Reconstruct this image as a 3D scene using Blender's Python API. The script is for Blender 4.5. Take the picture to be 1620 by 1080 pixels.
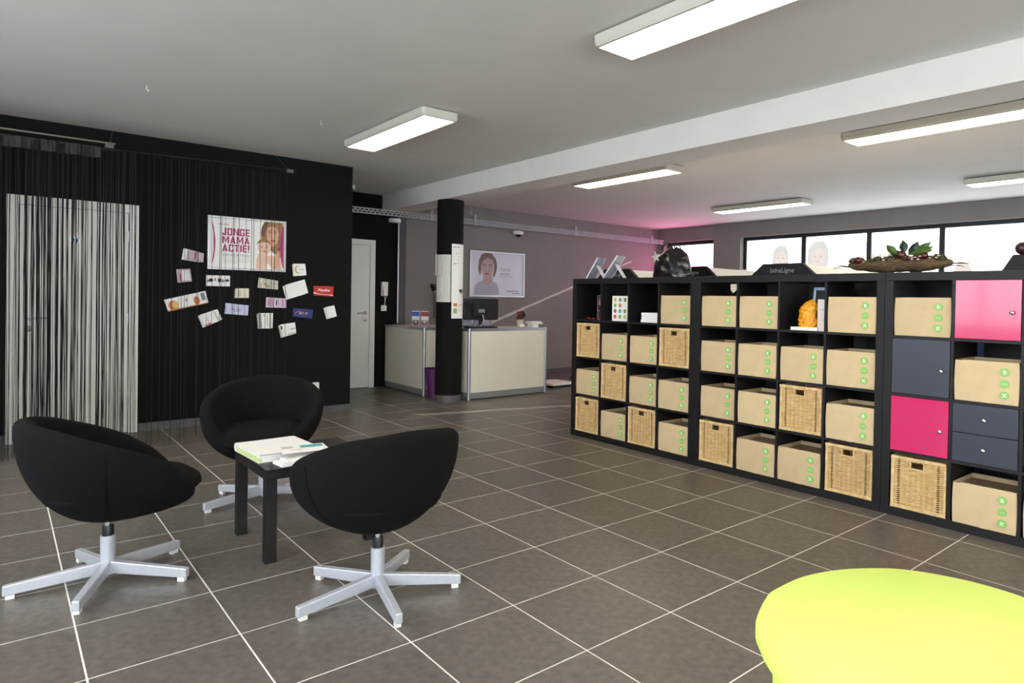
import bpy, bmesh, math, random
from mathutils import Vector, Matrix
from math import sin, cos, pi, radians as RD
random.seed(7)
for o in list(bpy.data.objects): bpy.data.objects.remove(o, do_unlink=True)
SC = bpy.context.scene
COL = SC.collection

# ------------------------------------------------------------------ camera
F_PX, CX, CY, YAW, PITCH, ROLL, CAMH = 1042.739, 928.432, 488.545, 0.84137, -0.01283, 0.0175, 1.2851
fw = Vector((cos(YAW)*cos(PITCH), sin(YAW)*cos(PITCH), sin(PITCH)))
r0 = Vector((sin(YAW), -cos(YAW), 0)); u0 = r0.cross(fw)
rt = r0*cos(ROLL)+u0*sin(ROLL); up = -r0*sin(ROLL)+u0*cos(ROLL)
cd = bpy.data.cameras.new('camera'); cam = bpy.data.objects.new('camera', cd); COL.objects.link(cam)
cam.matrix_world = Matrix(((rt.x, up.x, -fw.x, 0), (rt.y, up.y, -fw.y, 0), (rt.z, up.z, -fw.z, CAMH), (0, 0, 0, 1)))
cd.sensor_fit = 'HORIZONTAL'; cd.sensor_width = 36; cd.lens = F_PX/1620*36
cd.shift_x = -(CX-810)/1620; cd.shift_y = (CY-540)/1620
cd.clip_start = 0.05; cd.clip_end = 100
SC.camera = cam
def px(x, y, z):
    d = Vector((x, y, z-CAMH)); w = d.dot(fw)
    if w < 0.05: return None
    return CX+F_PX*d.dot(rt)/w, CY-F_PX*d.dot(up)/w

# ------------------------------------------------------------------ world, exposure
W = bpy.data.worlds.new('overcast_sky'); SC.world = W; W.use_nodes = True
bg = W.node_tree.nodes['Background']; bg.inputs[0].default_value = (0.91, 0.955, 1.0, 1); bg.inputs[1].default_value = 4.2
SC.view_settings.view_transform = 'Standard'; SC.view_settings.look = 'None'
SC.view_settings.gamma = 1; SC.view_settings.use_curve_mapping = False
SC.view_settings.exposure = 1.15
LAMP = 7.2        # radiance of the ceiling diffusers
SUN = 8.0         # low winter sun on the window side; only slits beside the frosted film let it in
sl = bpy.data.lights.new('sun', 'SUN'); so = bpy.data.objects.new('sun', sl); COL.objects.link(so); so.location = (14, 4, 6)
sl.energy = SUN; sl.angle = RD(0.6); sl.color = (1.0, 0.95, 0.88)
so.rotation_euler = Vector((-1, 0.27, -0.36)).to_track_quat('-Z', 'Y').to_euler()

# ------------------------------------------------------------------ materials
def lin(c):
    return tuple(((v/255)/12.92 if v/255 <= 0.04045 else ((v/255+0.055)/1.055)**2.4) for v in c)+(1,)
MATS = {}
def mat(name, rgb, rough=0.6, metal=0.0, var=0.0, vscale=20, bump=0.0, bscale=60, stretch=None, rgb2=None, coat=0, emit=0, spec=None, trans=0, objvar=0, alpha=1, sheen=0):
    if name in MATS: return MATS[name]
    m = bpy.data.materials.new(name); m.use_nodes = True; MATS[name] = m
    nt = m.node_tree; b = nt.nodes['Principled BSDF']
    c = lin(rgb); b.inputs['Base Color'].default_value = c
    b.inputs['Roughness'].default_value = rough; b.inputs['Metallic'].default_value = metal
    if coat: b.inputs['Coat Weight'].default_value = coat; b.inputs['Coat Roughness'].default_value = 0.08
    if spec is not None: b.inputs['Specular IOR Level'].default_value = spec
    if trans: b.inputs['Transmission Weight'].default_value = trans
    if sheen: b.inputs['Sheen Weight'].default_value = sheen
    if alpha < 1: b.inputs['Alpha'].default_value = alpha
    if emit:
        b.inputs['Emission Color'].default_value = c; b.inputs['Emission Strength'].default_value = emit
    if var or bump or rgb2 or objvar:
        tc = nt.nodes.new('ShaderNodeTexCoord'); mp = nt.nodes.new('ShaderNodeMapping')
        nt.links.new(tc.outputs['Object'], mp.inputs[0])
        if stretch: mp.inputs['Scale'].default_value = stretch
    if var or rgb2:
        n = nt.nodes.new('ShaderNodeTexNoise'); n.inputs['Scale'].default_value = vscale; n.inputs['Detail'].default_value = 6
        nt.links.new(mp.outputs[0], n.inputs['Vector'])
        mx = nt.nodes.new('ShaderNodeMix'); mx.data_type = 'RGBA'
        r = nt.nodes.new('ShaderNodeMapRange'); r.inputs[1].default_value = 0.3; r.inputs[2].default_value = 0.7
        nt.links.new(n.outputs['Fac'], r.inputs[0]); nt.links.new(r.outputs[0], mx.inputs[0])
        c2 = lin(rgb2) if rgb2 else tuple(v*(1-var) for v in c[:3])+(1,)
        mx.inputs[6].default_value = c2
        mx.inputs[7].default_value = c if rgb2 else tuple(min(1, v*(1+var*0.5)) for v in c[:3])+(1,)
        nt.links.new(mx.outputs[2], b.inputs['Base Color'])
        last = mx
    if objvar:
        oi = nt.nodes.new('ShaderNodeObjectInfo'); hs = nt.nodes.new('ShaderNodeHueSaturation')
        rr = nt.nodes.new('ShaderNodeMapRange'); rr.inputs[3].default_value = 1-objvar; rr.inputs[4].default_value = 1+objvar
        nt.links.new(oi.outputs['Random'], rr.inputs[0]); nt.links.new(rr.outputs[0], hs.inputs['Value'])
        if var or rgb2: nt.links.new(last.outputs[2], hs.inputs['Color'])
        else: hs.inputs['Color'].default_value = c
        nt.links.new(hs.outputs[0], b.inputs['Base Color'])
    if bump:
        n2 = nt.nodes.new('ShaderNodeTexNoise'); n2.inputs['Scale'].default_value = bscale; n2.inputs['Detail'].default_value = 4
        nt.links.new(mp.outputs[0], n2.inputs['Vector'])
        bp = nt.nodes.new('ShaderNodeBump'); bp.inputs['Strength'].default_value = bump; bp.inputs['Distance'].default_value = 0.01
        nt.links.new(n2.outputs['Fac'], bp.inputs['Height']); nt.links.new(bp.outputs[0], b.inputs['Normal'])
    return m
def glassy(name, tint, white=0.0, gloss=0.08):
    if name in MATS: return MATS[name]
    m = bpy.data.materials.new(name); m.use_nodes = True; MATS[name] = m
    nt = m.node_tree; nt.nodes.remove(nt.nodes['Principled BSDF']); out = nt.nodes['Material Output']
    t = nt.nodes.new('ShaderNodeBsdfTransparent'); t.inputs[0].default_value = tint+(1,)
    g = nt.nodes.new('ShaderNodeBsdfGlossy'); g.inputs['Roughness'].default_value = 0.03
    mx = nt.nodes.new('ShaderNodeMixShader'); mx.inputs[0].default_value = gloss
    nt.links.new(t.outputs[0], mx.inputs[1]); nt.links.new(g.outputs[0], mx.inputs[2]); last = mx
    if white:
        d = nt.nodes.new('ShaderNodeBsdfTranslucent'); d.inputs[0].default_value = (0.9, 0.9, 0.9, 1)
        m2 = nt.nodes.new('ShaderNodeMixShader'); m2.inputs[0].default_value = white
        nt.links.new(last.outputs[0], m2.inputs[1]); nt.links.new(d.outputs[0], m2.inputs[2]); last = m2
    nt.links.new(last.outputs[0], out.inputs[0])
    return m

M_CEIL = mat('ceiling_paint', (219, 214, 208), 0.9, var=0.04, vscale=2)
M_BLACKW = mat('black_wall_paint', (9, 9, 8), 0.85, spec=0.25, var=0.15, vscale=4, bump=0.1, bscale=200)
M_GREYW = mat('grey_wall_paint', (134, 128, 126), 0.85, var=0.06, vscale=3, bump=0.05, bscale=200)
M_GREYD = mat('dark_grey_paint', (84, 84, 86), 0.8, var=0.06, vscale=3)
M_TILE = mat('slate_tile', (112, 104, 95), 0.38, vscale=26, rgb2=(84, 79, 75), objvar=0.06, bump=0.12, bscale=140)
M_GROUT = mat('light_grout', (232, 228, 222), 0.85, var=0.1, vscale=30)
M_SKIRT = mat('tile_skirting', (84, 80, 78), 0.45, var=0.25, vscale=14)
M_WOODK = mat('black_brown_wood', (24, 22, 24), 0.45, spec=0.35, var=0.35, vscale=14, stretch=(1.2, 12, 12), bump=0.12, bscale=60)
M_FABRIC = mat('black_wool', (15, 15, 16), 0.95, var=0.2, vscale=80, bump=0.3, bscale=900, spec=0.15)
M_ALU = mat('silver_paint', (196, 198, 206), 0.36, 0.35, var=0.06, vscale=60)
M_CHROME = mat('chrome', (210, 210, 212), 0.15, 1.0)
M_STEEL = mat('brushed_steel', (175, 175, 178), 0.35, 0.9)
M_GALV = mat('galvanised_steel', (170, 171, 176), 0.5, 0.4, var=0.1)
M_BLACKP = mat('black_plastic', (22, 22, 23), 0.4)
M_BLACKG = mat('gloss_black', (20, 20, 24), 0.22, coat=0.4)
M_BLACKE = mat('satin_black', (16, 16, 19), 0.5, spec=0.3)
M_WHITE = mat('white_paint', (226, 223, 216), 0.5, var=0.03)
M_WHITEP = mat('white_plastic', (232, 230, 224), 0.45)
M_PAPER = mat('white_paper', (236, 234, 232), 0.8)
M_CREAM = mat('cream_laminate', (222, 214, 196), 0.5, var=0.03, vscale=3)
M_CARD = mat('cardboard', (205, 180, 140), 0.85, var=0.07, vscale=9, bump=0.08, bscale=120, objvar=0.05)
M_CARDD = mat('cardboard_inside', (170, 146, 112), 0.9)
M_GREEN = mat('sticker_green', (140, 194, 98), 0.6)
M_WICK = mat('rattan', (226, 196, 142), 0.6, vscale=16, rgb2=(196, 152, 96), stretch=(1, 1, 4), bump=0.2, bscale=250, objvar=0.05)
M_WICKR = mat('rattan_rim', (230, 204, 154), 0.6, vscale=40, rgb2=(206, 168, 112), bump=0.2, bscale=250)
M_PINK = mat('pink_lacquer', (206, 40, 98), 0.2, coat=0.45)
M_ANTH = mat('anthracite_lacquer', (52, 56, 68), 0.42)
M_LIME = mat('lime_lacquer', (230, 252, 118), 0.4)
M_MAG = mat('magenta_print', (168, 42, 104), 0.6)
M_INK = mat('black_ink', (28, 28, 30), 0.6)
M_GINK = mat('grey_ink', (130, 128, 132), 0.7)
M_RED = mat('red_print', (186, 34, 34), 0.5)
M_BLUEP = mat('navy_print', (44, 42, 110), 0.5)
M_AMBER = mat('amber_gel', (246, 178, 40), 0.3, vscale=30, rgb2=(226, 140, 22), bump=0.6, bscale=60)
M_ACRYL = glassy('clear_acrylic', (0.93, 0.95, 0.97), 0.12, 0.2)
M_EDGE = mat('acrylic_edge', (226, 230, 232), 0.2)
M_LIGHT = mat('tube_diffuser', (255, 243, 218), 0.5, emit=LAMP)
M_LAMPW = mat('lamp_housing', (196, 192, 180), 0.55)
M_FRAMEK = mat('window_frame_black', (26, 30, 36), 0.4)
M_GLASS = glassy('window_glass', (0.97, 0.99, 1.0), 0.0, 0.05)
def filmy(name, col):
    m = bpy.data.materials.new(name); m.use_nodes = True; MATS[name] = m
    nt = m.node_tree; nt.nodes.remove(nt.nodes['Principled BSDF']); out = nt.nodes['Material Output']
    t = nt.nodes.new('ShaderNodeBsdfTranslucent'); t.inputs[0].default_value = col+(1,); d = nt.nodes.new('ShaderNodeBsdfDiffuse'); d.inputs[0].default_value = (.5, .5, .5, 1)
    a = nt.nodes.new('ShaderNodeAddShader'); nt.links.new(t.outputs[0], a.inputs[0]); nt.links.new(d.outputs[0], a.inputs[1]); nt.links.new(a.outputs[0], out.inputs[0]); return m
M_FROST = filmy('frosted_film', (.27, .27, .27)); M_FROSTP = filmy('pink_frosted_film', (.56, .15, .30))
M_GLASS2 = glassy('filmed_window_glass', (0.62, 0.63, 0.64), 0.0, 0.04)
M_GLASSP = glassy('pink_filmed_glass', (1.0, 0.50, 0.68), 0.0, 0.04)
M_SKIN = mat('print_skin', (214, 176, 156), 0.6); M_SKIN2 = mat('print_skin_grey', (178, 156, 154), 0.6)
M_HAIR = mat('print_hair', (150, 112, 76), 0.6); M_HAIR2 = mat('print_hair_grey', (122, 104, 96), 0.6)
M_LIPS = mat('print_lips', (176, 84, 90), 0.6)
M_LILAC = mat('print_lilac', (196, 192, 208), 0.35, coat=0.5)
M_LILACD = mat('print_shirt', (170, 166, 184), 0.5)
M_TEAL = mat('print_teal', (64, 168, 168), 0.6)
M_BLUE = mat('blue_vinyl', (118, 150, 200), 0.5)
M_PURPLE = mat('purple_plastic', (84, 30, 84), 0.45)
M_STRING = mat('black_string', (16, 15, 16), 0.85)
M_POT = mat('cream_pot', (200, 192, 180), 0.6)

# ------------------------------------------------------------------ mesh builder
class MB:
    def __init__(s): s.v = []; s.f = []; s.mi = []; s.mats = []; s.cur = 0
    def m(s, mt):
        if mt not in s.mats: s.mats.append(mt)
        s.cur = s.mats.index(mt); return s
    def add(s, vs, fs):
        n = len(s.v); s.v += [tuple(v) for v in vs]
        for f in fs: s.f.append(tuple(i+n for i in f)); s.mi.append(s.cur)
        return s
    def box(s, x0, y0, z0, x1, y1, z1, M=None):
        vs = [(x0, y0, z0), (x1, y0, z0), (x1, y1, z0), (x0, y1, z0), (x0, y0, z1), (x1, y0, z1), (x1, y1, z1), (x0, y1, z1)]
        if M: vs = [M @ Vector(v) for v in vs]
        return s.add(vs, [(0, 3, 2, 1), (4, 5, 6, 7), (0, 1, 5, 4), (1, 2, 6, 5), (2, 3, 7, 6), (3, 0, 4, 7)])
    def rbox(s, x0, y0, z0, x1, y1, z1, r=0.01, axis='z', n=4, M=None):
        # box with its four edges along axis rounded
        a = {'z': (0, 1, 2), 'y': (0, 2, 1), 'x': (1, 2, 0)}[axis]
        lo = (x0, y0, z0); hi = (x1, y1, z1)
        pts = []
        for cx_, cy_, st in ((hi[a[0]]-r, hi[a[1]]-r, 0), (lo[a[0]]+r, hi[a[1]]-r, 1), (lo[a[0]]+r, lo[a[1]]+r, 2), (hi[a[0]]-r, lo[a[1]]+r, 3)):
            for k in range(n+1):
                t = (st+k/n)*pi/2; pts.append((cx_+r*cos(t), cy_+r*sin(t)))
        vs = []
        for h in (lo[a[2]], hi[a[2]]):
            for p in pts:
                q = [0, 0, 0]; q[a[0]] = p[0]; q[a[1]] = p[1]; q[a[2]] = h; vs.append(tuple(q))
        N = len(pts); fs = [(i, (i+1) % N, N+(i+1) % N, N+i) for i in range(N)]+[tuple(range(N-1, -1, -1)), tuple(range(N, 2*N))]
        if M: vs = [M @ Vector(v) for v in vs]
        return s.add(vs, fs)
    def lathe(s, prof, n=24, c=(0, 0, 0), M=None, caps=True):
        vs = []
        for r, z in prof:
            for k in range(n):
                t = 2*pi*k/n; vs.append((c[0]+r*cos(t), c[1]+r*sin(t), c[2]+z))
        fs = []
        for j in range(len(prof)-1):
            for k in range(n): fs.append((j*n+k, j*n+(k+1) % n, (j+1)*n+(k+1) % n, (j+1)*n+k))
        if caps: fs += [tuple(range(n-1, -1, -1)), tuple((len(prof)-1)*n+k for k in range(n))]
        if M: vs = [M @ Vector(v) for v in vs]
        return s.add(vs, fs)
    def tube(s, pts, r, n=8, taper=None):
        pts = [Vector(p) for p in pts]; vs = []
        for i, p in enumerate(pts):
            d = (pts[min(i+1, len(pts)-1)]-pts[max(i-1, 0)]).normalized()
            a = d.cross(Vector((0, 0, 1)));
            if a.length < 1e-3: a = d.cross(Vector((1, 0, 0)))
            a.normalize(); b = d.cross(a)
            rr = r if taper is None else r*(1+(taper-1)*i/(len(pts)-1))
            for k in range(n):
                t = 2*pi*k/n; vs.append(p+a*cos(t)*rr+b*sin(t)*rr)
        fs = [(j*n+k, j*n+(k+1) % n, (j+1)*n+(k+1) % n, (j+1)*n+k) for j in range(len(pts)-1) for k in range(n)]
        fs += [tuple(range(n-1, -1, -1)), tuple((len(pts)-1)*n+k for k in range(n))]
        return s.add(vs, fs)
    def grid(s, P, nu, nv):
        vs = [P(i/nu, j/nv) for j in range(nv+1) for i in range(nu+1)]
        return s.add(vs, [(j*(nu+1)+i, j*(nu+1)+i+1, (j+1)*(nu+1)+i+1, (j+1)*(nu+1)+i) for j in range(nv) for i in range(nu)])
    def prism(s, pts, y0, y1, M=None):   # polygon in x,z extruded along y
        n = len(pts); vs = [(x, y0, z) for x, z in pts]+[(x, y1, z) for x, z in pts]
        if M: vs = [M @ Vector(v) for v in vs]
        return s.add(vs, [tuple(range(n)), tuple(range(2*n-1, n-1, -1))]+[(i, n+i, n+(i+1) % n, (i+1) % n) for i in range(n)])
    def prismz(s, pts, z0, z1):          # polygon in x,y extruded along z
        n = len(pts); vs = [(x, y, z0) for x, y in pts]+[(x, y, z1) for x, y in pts]
        return s.add(vs, [tuple(range(n-1, -1, -1)), tuple(range(n, 2*n))]+[(i, (i+1) % n, n+(i+1) % n, n+i) for i in range(n)])
    def blob(s, c, r, nu=12, nv=8, amp=0.0, f=3, sq=(1, 1, 1), seed=0):
        rnd = random.Random(seed); ph = [rnd.uniform(0, 6) for _ in range(6)]
        def P(u, v):
            t = 2*pi*u; p = pi*v
            k = 1+amp*(sin(f*t+ph[0]+2*p)*sin(f*p+ph[1])+0.6*sin((f+2)*t+ph[2])*sin((f+3)*p+ph[3]))
            if u == 1: t = 0
            return (c[0]+r*sq[0]*k*sin(p)*cos(t), c[1]+r*sq[1]*k*sin(p)*sin(t), c[2]+r*sq[2]*k*cos(p))
        return s.grid(lambda u, v: P(0 if u == 1 else u, 1-v), nu, nv)
    def mesh(s, name='m', smooth=False, bevel=0, auto=40):
        me = bpy.data.meshes.new(name); me.from_pydata(s.v, [], s.f)
        for mt in s.mats: me.materials.append(mt)
        for p, i in zip(me.polygons, s.mi): p.material_index = i; p.use_smooth = bool(smooth)
        bm = bmesh.new(); bm.from_mesh(me)
        if smooth: bmesh.ops.remove_doubles(bm, verts=bm.verts, dist=1e-6)
        bmesh.ops.recalc_face_normals(bm, faces=bm.faces)
        if smooth:
            for e in bm.edges:
                if len(e.link_faces) == 2 and e.calc_face_angle(0) > RD(auto): e.smooth = False
        bm.to_mesh(me); bm.free(); me.update()
        return me
def link(name, data, parent=None, loc=(0, 0, 0), rz=0):
    o = bpy.data.objects.new(name, data); COL.objects.link(o); o.location = loc; o.rotation_euler = (0, 0, rz)
    if parent: o.parent = parent
    return o
def part(name, mb, mt=None, parent=None, smooth=False, bevel=0, loc=(0, 0, 0), rz=0, label=None, kind=None):
    if mt is not None: mb.mats = [mt]+[x for x in mb.mats if x is not mt] if not mb.mats else mb.mats
    if mt is not None and not mb.mats: mb.mats = [mt]
    o = link(name, mb.mesh(name, smooth), parent, loc, rz)
    if bevel:
        b = o.modifiers.new('bevel', 'BEVEL'); b.width = bevel; b.segments = 2; b.limit_method = 'ANGLE'; b.angle_limit = RD(40)
    if label: o['label'] = label
    if kind: o['kind'] = kind
    return o
def tag(o, label, cat, group=None):
    o['label'] = label; o['category'] = cat
    if group: o['group'] = group
    return o
def thing(name, label, cat, loc=(0, 0, 0), rz=0, group=None):
    return tag(link(name, None, None, loc, rz), label, cat, group)
def struct(name, mb, mt, parent=None, smooth=False):
    o = part(name, mb, mt, parent, smooth)
    if not parent: o['kind'] = 'structure'
    return o
def B(*a, **k): return MB().box(*a, **k)
def dup(src, name, parent=None):
    c = src.copy(); COL.objects.link(c); c.parent = parent
    for ch in list(src.children): dup(ch, ch.name, c)
    return c
def place(src, loc, rz, label, group=None):
    c = dup(src, src.name); c.location = loc; c.rotation_euler = (0, 0, rz); c['label'] = label
    if group: c['group'] = group
    return c
SW = -pi/2      # things that face the room from the shelf wall
def text_tris(s, size, align='CENTER', bold=0.0, shear=0.0):
    cu = bpy.data.curves.new('t', 'FONT'); cu.body = s; cu.size = size; cu.align_x = align; cu.offset = bold; cu.shear = shear; cu.resolution_u = 3
    o = bpy.data.objects.new('t', cu); COL.objects.link(o)
    dg = bpy.context.evaluated_depsgraph_get(); me = bpy.data.meshes.new_from_object(o.evaluated_get(dg))
    vs = [tuple(v.co) for v in me.vertices]; fs = [tuple(p.vertices) for p in me.polygons]
    bpy.data.objects.remove(o); bpy.data.curves.remove(cu); bpy.data.meshes.remove(me)
    return vs, fs
TXT = {}
def text(mb, mt, s, P, u, v, size, align='CENTER', bold=0.0, lay=1, asp=1.0, shear=0.0, rot=0.0):
    # letters laid on the surface P(u, v, lift)
    k = (s, align, bold, shear)
    if k not in TXT: TXT[k] = text_tris(s, 1.0, align, bold, shear)
    vs, fs = TXT[k]; mb.m(mt); c, sn = cos(rot), sin(rot)
    mb.add([P(u+(x*c-y*sn)*size*asp, v+(x*sn+y*c)*size, lay) for x, y, z in vs], fs)
def poly(mb, mt, P, pts, lay=1):
    mb.m(mt); mb.add([P(u, v, lay) for u, v in pts], [tuple(range(len(pts)))])
def ell(cx_, cy_, a, b, n=18, t0=0, t1=2*pi):
    return [(cx_+a*cos(t0+(t1-t0)*i/n), cy_+b*sin(t0+(t1-t0)*i/n)) for i in range(n if abs(t1-t0-2*pi) < 1e-6 else n+1)]
def flat(w, h, y=0.0, step=0.0006, x0=0, z0=0):     # face looking to local -y, u,v in metres
    return lambda u, v, l=0: (x0+u, y-step*l, z0+v)

# ------------------------------------------------------------------ room shell
XL, XR, YF, YB, YG, ZC = -2.6, 9.95, -3.6, 7.30, 9.0, 2.735
XB = 2.965       # where the black wall ends
T = 0.46486; TX, TY = 1.62084, 2.24504
fl = struct('floor', B(XL-0.2, YF-0.2, -0.12, XR+0.25, YG+0.2, -0.0010), M_GROUT)
tm = MB(); g = 0.0028; c_ = T/2-g
tm.add([(-c_, -c_, -0.0012), (c_, -c_, -0.0012), (c_, c_, -0.0012), (-c_, c_, -0.0012), (-c_+.001, -c_+.001, 0), (c_-.001, -c_+.001, 0), (c_-.001, c_-.001, 0), (-c_+.001, c_-.001, 0)],
       [(4, 5, 6, 7), (0, 1, 5, 4), (1, 2, 6, 5), (2, 3, 7, 6), (3, 0, 4, 7)])
tm.mats = [M_TILE]; tile_me = tm.mesh('floor_tile')
cells = []
for i in range(-14, 24):
    for j in range(-16, 20):
        x, y = TX+(i+.5)*T, TY+(j+.5)*T
        if x < XL or x > XR or y < YF or y > YG: continue
        if x < XB-.1 and y > YB+.1: continue
        q = [px(x+a*c_, y+b*c_, 0) for a, b in ((-1, -1), (1, -1), (1, 1), (-1, 1))]
        area = 0
        if all(q):
            cxp = sum(p[0] for p in q)/4; cyp = sum(p[1] for p in q)/4
            if -60 < cxp < 1680 and -20 < cyp < 1160:
                area = abs(sum(q[k][0]*q[(k+1) % 4][1]-q[(k+1) % 4][0]*q[k][1] for k in range(4)))/2
                if x > 4.3 and y < 4.8: area *= 0.02
        cells.append((area, x, y))
cells.sort(reverse=True)
for k, (a, x, y) in enumerate(cells[:300]):
    o = link('floor_tile', tile_me, fl, (x, y, 0))
    o.rotation_euler = (random.uniform(-1, 1)*0.0006, random.uniform(-1, 1)*0.0006, 0)
rest = MB()
for a, x, y in cells[300:]: rest.add([(vx+x, vy+y, vz) for vx, vy, vz in tm.v], tm.f)
part('floor_tiles', rest, M_TILE, fl, kind='stuff')

struct('ceiling', B(XL-0.2, YF-0.2, ZC, XR+0.25, YG+0.2, ZC+0.2), M_CEIL)
struct('ceiling_beam', B(4.09, YF, 2.505, 4.45, YG, ZC+0.01), M_CEIL)
# black block with the toilets behind it
struct('wall_left', B(XL-0.2, YB, 0, XB, YG+0.2, ZC), M_BLACKW)
# far wall: black left part, dark grey strip, grey rest
struct('wall_back', B(XB, YG, 0, 4.33, YG+0.2, ZC), M_BLACKW)
struct('wall_far', B(4.45, YG, 0, XR+0.25, YG+0.2, ZC), M_GREYW)
struct('trim_1', B(4.33, YG-0.03, 0, 4.45, YG+0.2, 2.5), M_GREYD)
struct('trim_2', B(4.33, YG, 2.5, 4.45, YG+0.2, ZC), M_BLACKW)
# window wall, openings for window_1 (small, pink) and window_2 (long row)
ZS, ZH = 1.0, 2.47
ww = MB()
ww.box(XR, YF-0.2, 0, XR+0.25, YG, ZS); ww.box(XR, YF-0.2, ZH, XR+0.25, YG, ZC)
ww.box(XR, 8.84, ZS, XR+0.25, YG, ZH); ww.box(XR, 7.02, ZS, XR+0.25, 7.62, ZH); ww.box(XR, YF-0.2, ZS, XR+0.25, 0.2, ZH)
struct('wall_right', ww, M_GREYW)
# street side behind the camera and the left side wall: shop glazing in plain frames
ls = MB(); ls.box(XL-0.2, YF, 0, XL, YB, 0.95); ls.box(XL-0.2, YF, 2.6, XL, YB, ZC)
for a, b in ((YF, -3.3), (1.15, 1.3), (5.6, YB)): ls.box(XL-0.2, a, 0.95, XL, b, 2.6)
struct('wall_side', ls, M_GREYW)
fs_ = MB(); fs_.box(XL, YF-0.2, 0, XR, YF, 0.1); fs_.box(XL, YF-0.2, 2.6, XR, YF, ZC)
for a, b in ((XL, -2.4), (1.0, 1.1), (4.0, XR)): fs_.box(a, YF-0.2, 0.1, b, YF, 2.6)
struct('wall_front', fs_, M_GREYW)
# skirtings
struct('baseboard_left', B(XL, YB-0.012, 0, XB+0.012, YB, 0.075).box(XB, YB, 0, XB+0.012, YG, 0.075), M_SKIRT)
struct('baseboard_far', B(4.45, YG-0.012, 0, XR, YG, 0.085), M_SKIRT)
struct('baseboard_right', B(XR-0.012, YF, 0, XR, YG-0.012, 0.085), M_SKIRT)
# pillar
pil = struct('pillar', MB().lathe([(0.163, 0), (0.163, 2.505)], 48, (4.235, 7.335, 0)), M_BLACKW, smooth=True)
n = 9
for k in range(n):
    a0 = 2*pi*k/n+0.2; a1 = a0+2*pi/n-0.012; pts = [(4.235+0.174*cos(a0+(a1-a0)*i/6), 7.335+0.174*sin(a0+(a1-a0)*i/6)) for i in range(7)]
    pts += [(4.235+0.1635*cos(a1+(a0-a1)*i/6), 7.335+0.1635*sin(a1+(a0-a1)*i/6)) for i in range(7)]
    part('skirting_tile', MB().prismz(pts, 0, 0.08), M_SKIRT, pil)

def window(name, y0, y1, z0, z1, mull, glass, x=XR+0.10, fw_=0.06, axis='x', M=None):
    fr = MB()
    fr.box(x, y0, z0, x+0.06, y1, z0+fw_); fr.box(x, y0, z1-fw_, x+0.06, y1, z1)
    fr.box(x, y0, z0+fw_, x+0.06, y0+fw_, z1-fw_); fr.box(x, y1-fw_, z0+fw_, x+0.06, y1, z1-fw_)
    if axis == 'y': fr.v = [(b, a, c) for a, b, c in fr.v]
    w = struct(name, fr, M_FRAMEK)
    ys = [y0+fw_]+mull+[y1-fw_]
    for m_ in mull:
        mb = B(x-0.005, m_-0.036, z0+fw_, x+0.055, m_+0.036, z1-fw_)
        if axis == 'y': mb.v = [(b, a, c) for a, b, c in mb.v]
        part('mullion', mb, M_FRAMEK, w)
    panes = []
    for a, b in zip(ys[:-1], ys[1:]):
        aa = a+(0.036 if a in mull else 0); bb = b-(0.036 if b in mull else 0)
        mb = B(x+0.025, aa, z0+fw_, x+0.031, bb, z1-fw_)
        if axis == 'y': mb.v = [(q, p, c) for p, q, c in mb.v]
        panes.append(part('pane', mb, glass, w))
    return w, panes
w1, p1 = window('window_1', 7.62, 8.84, ZS, ZH, [], M_GLASS, fw_=0.07)
w2, panes = window('window_2', 0.2, 7.02, ZS, ZH, [1.5, 2.55, 3.66, 4.72, 5.83], M_GLASS)
window('window_3', 1.3, 5.6, 0.95, 2.6, [3.4], M_GLASS, x=XL-0.12)
window('window_4', -3.3, 1.15, 0.95, 2.6, [-1.1], M_GLASS, x=XL-0.12)
window('window_5', -2.4, 1.0, 0.1, 2.6, [-0.7], M_GLASS, x=YF-0.12, axis='y')
window('window_6', 1.1, 4.0, 0.1, 2.6, [2.55], M_GLASS, x=YF-0.12, axis='y')
def frost(pane, y0, y1, z0, z1, mt):
    mb = MB(); x = XR+.1265; mb.add([(x, y0, z0), (x, y1, z0), (x, y1, z1), (x, y0, z1)], [(0, 1, 2, 3)]); part('frosted_film', mb, mt, pane)
frost(p1[0], 7.685, 8.775, ZS+.06, ZH-.07-.030, M_FROSTP)
ys_ = [0.26, 1.5, 2.55, 3.66, 4.72, 5.83, 6.96]
for k in range(6):
    slit = .036+.075 if ys_[k] in (3.66, 4.72) else .03
    frost(panes[k], ys_[k]+(slit if k else -.005), ys_[k+1]-(.03 if k < 5 else -.005), ZS+.055, ZH-.055, M_FROST)
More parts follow.
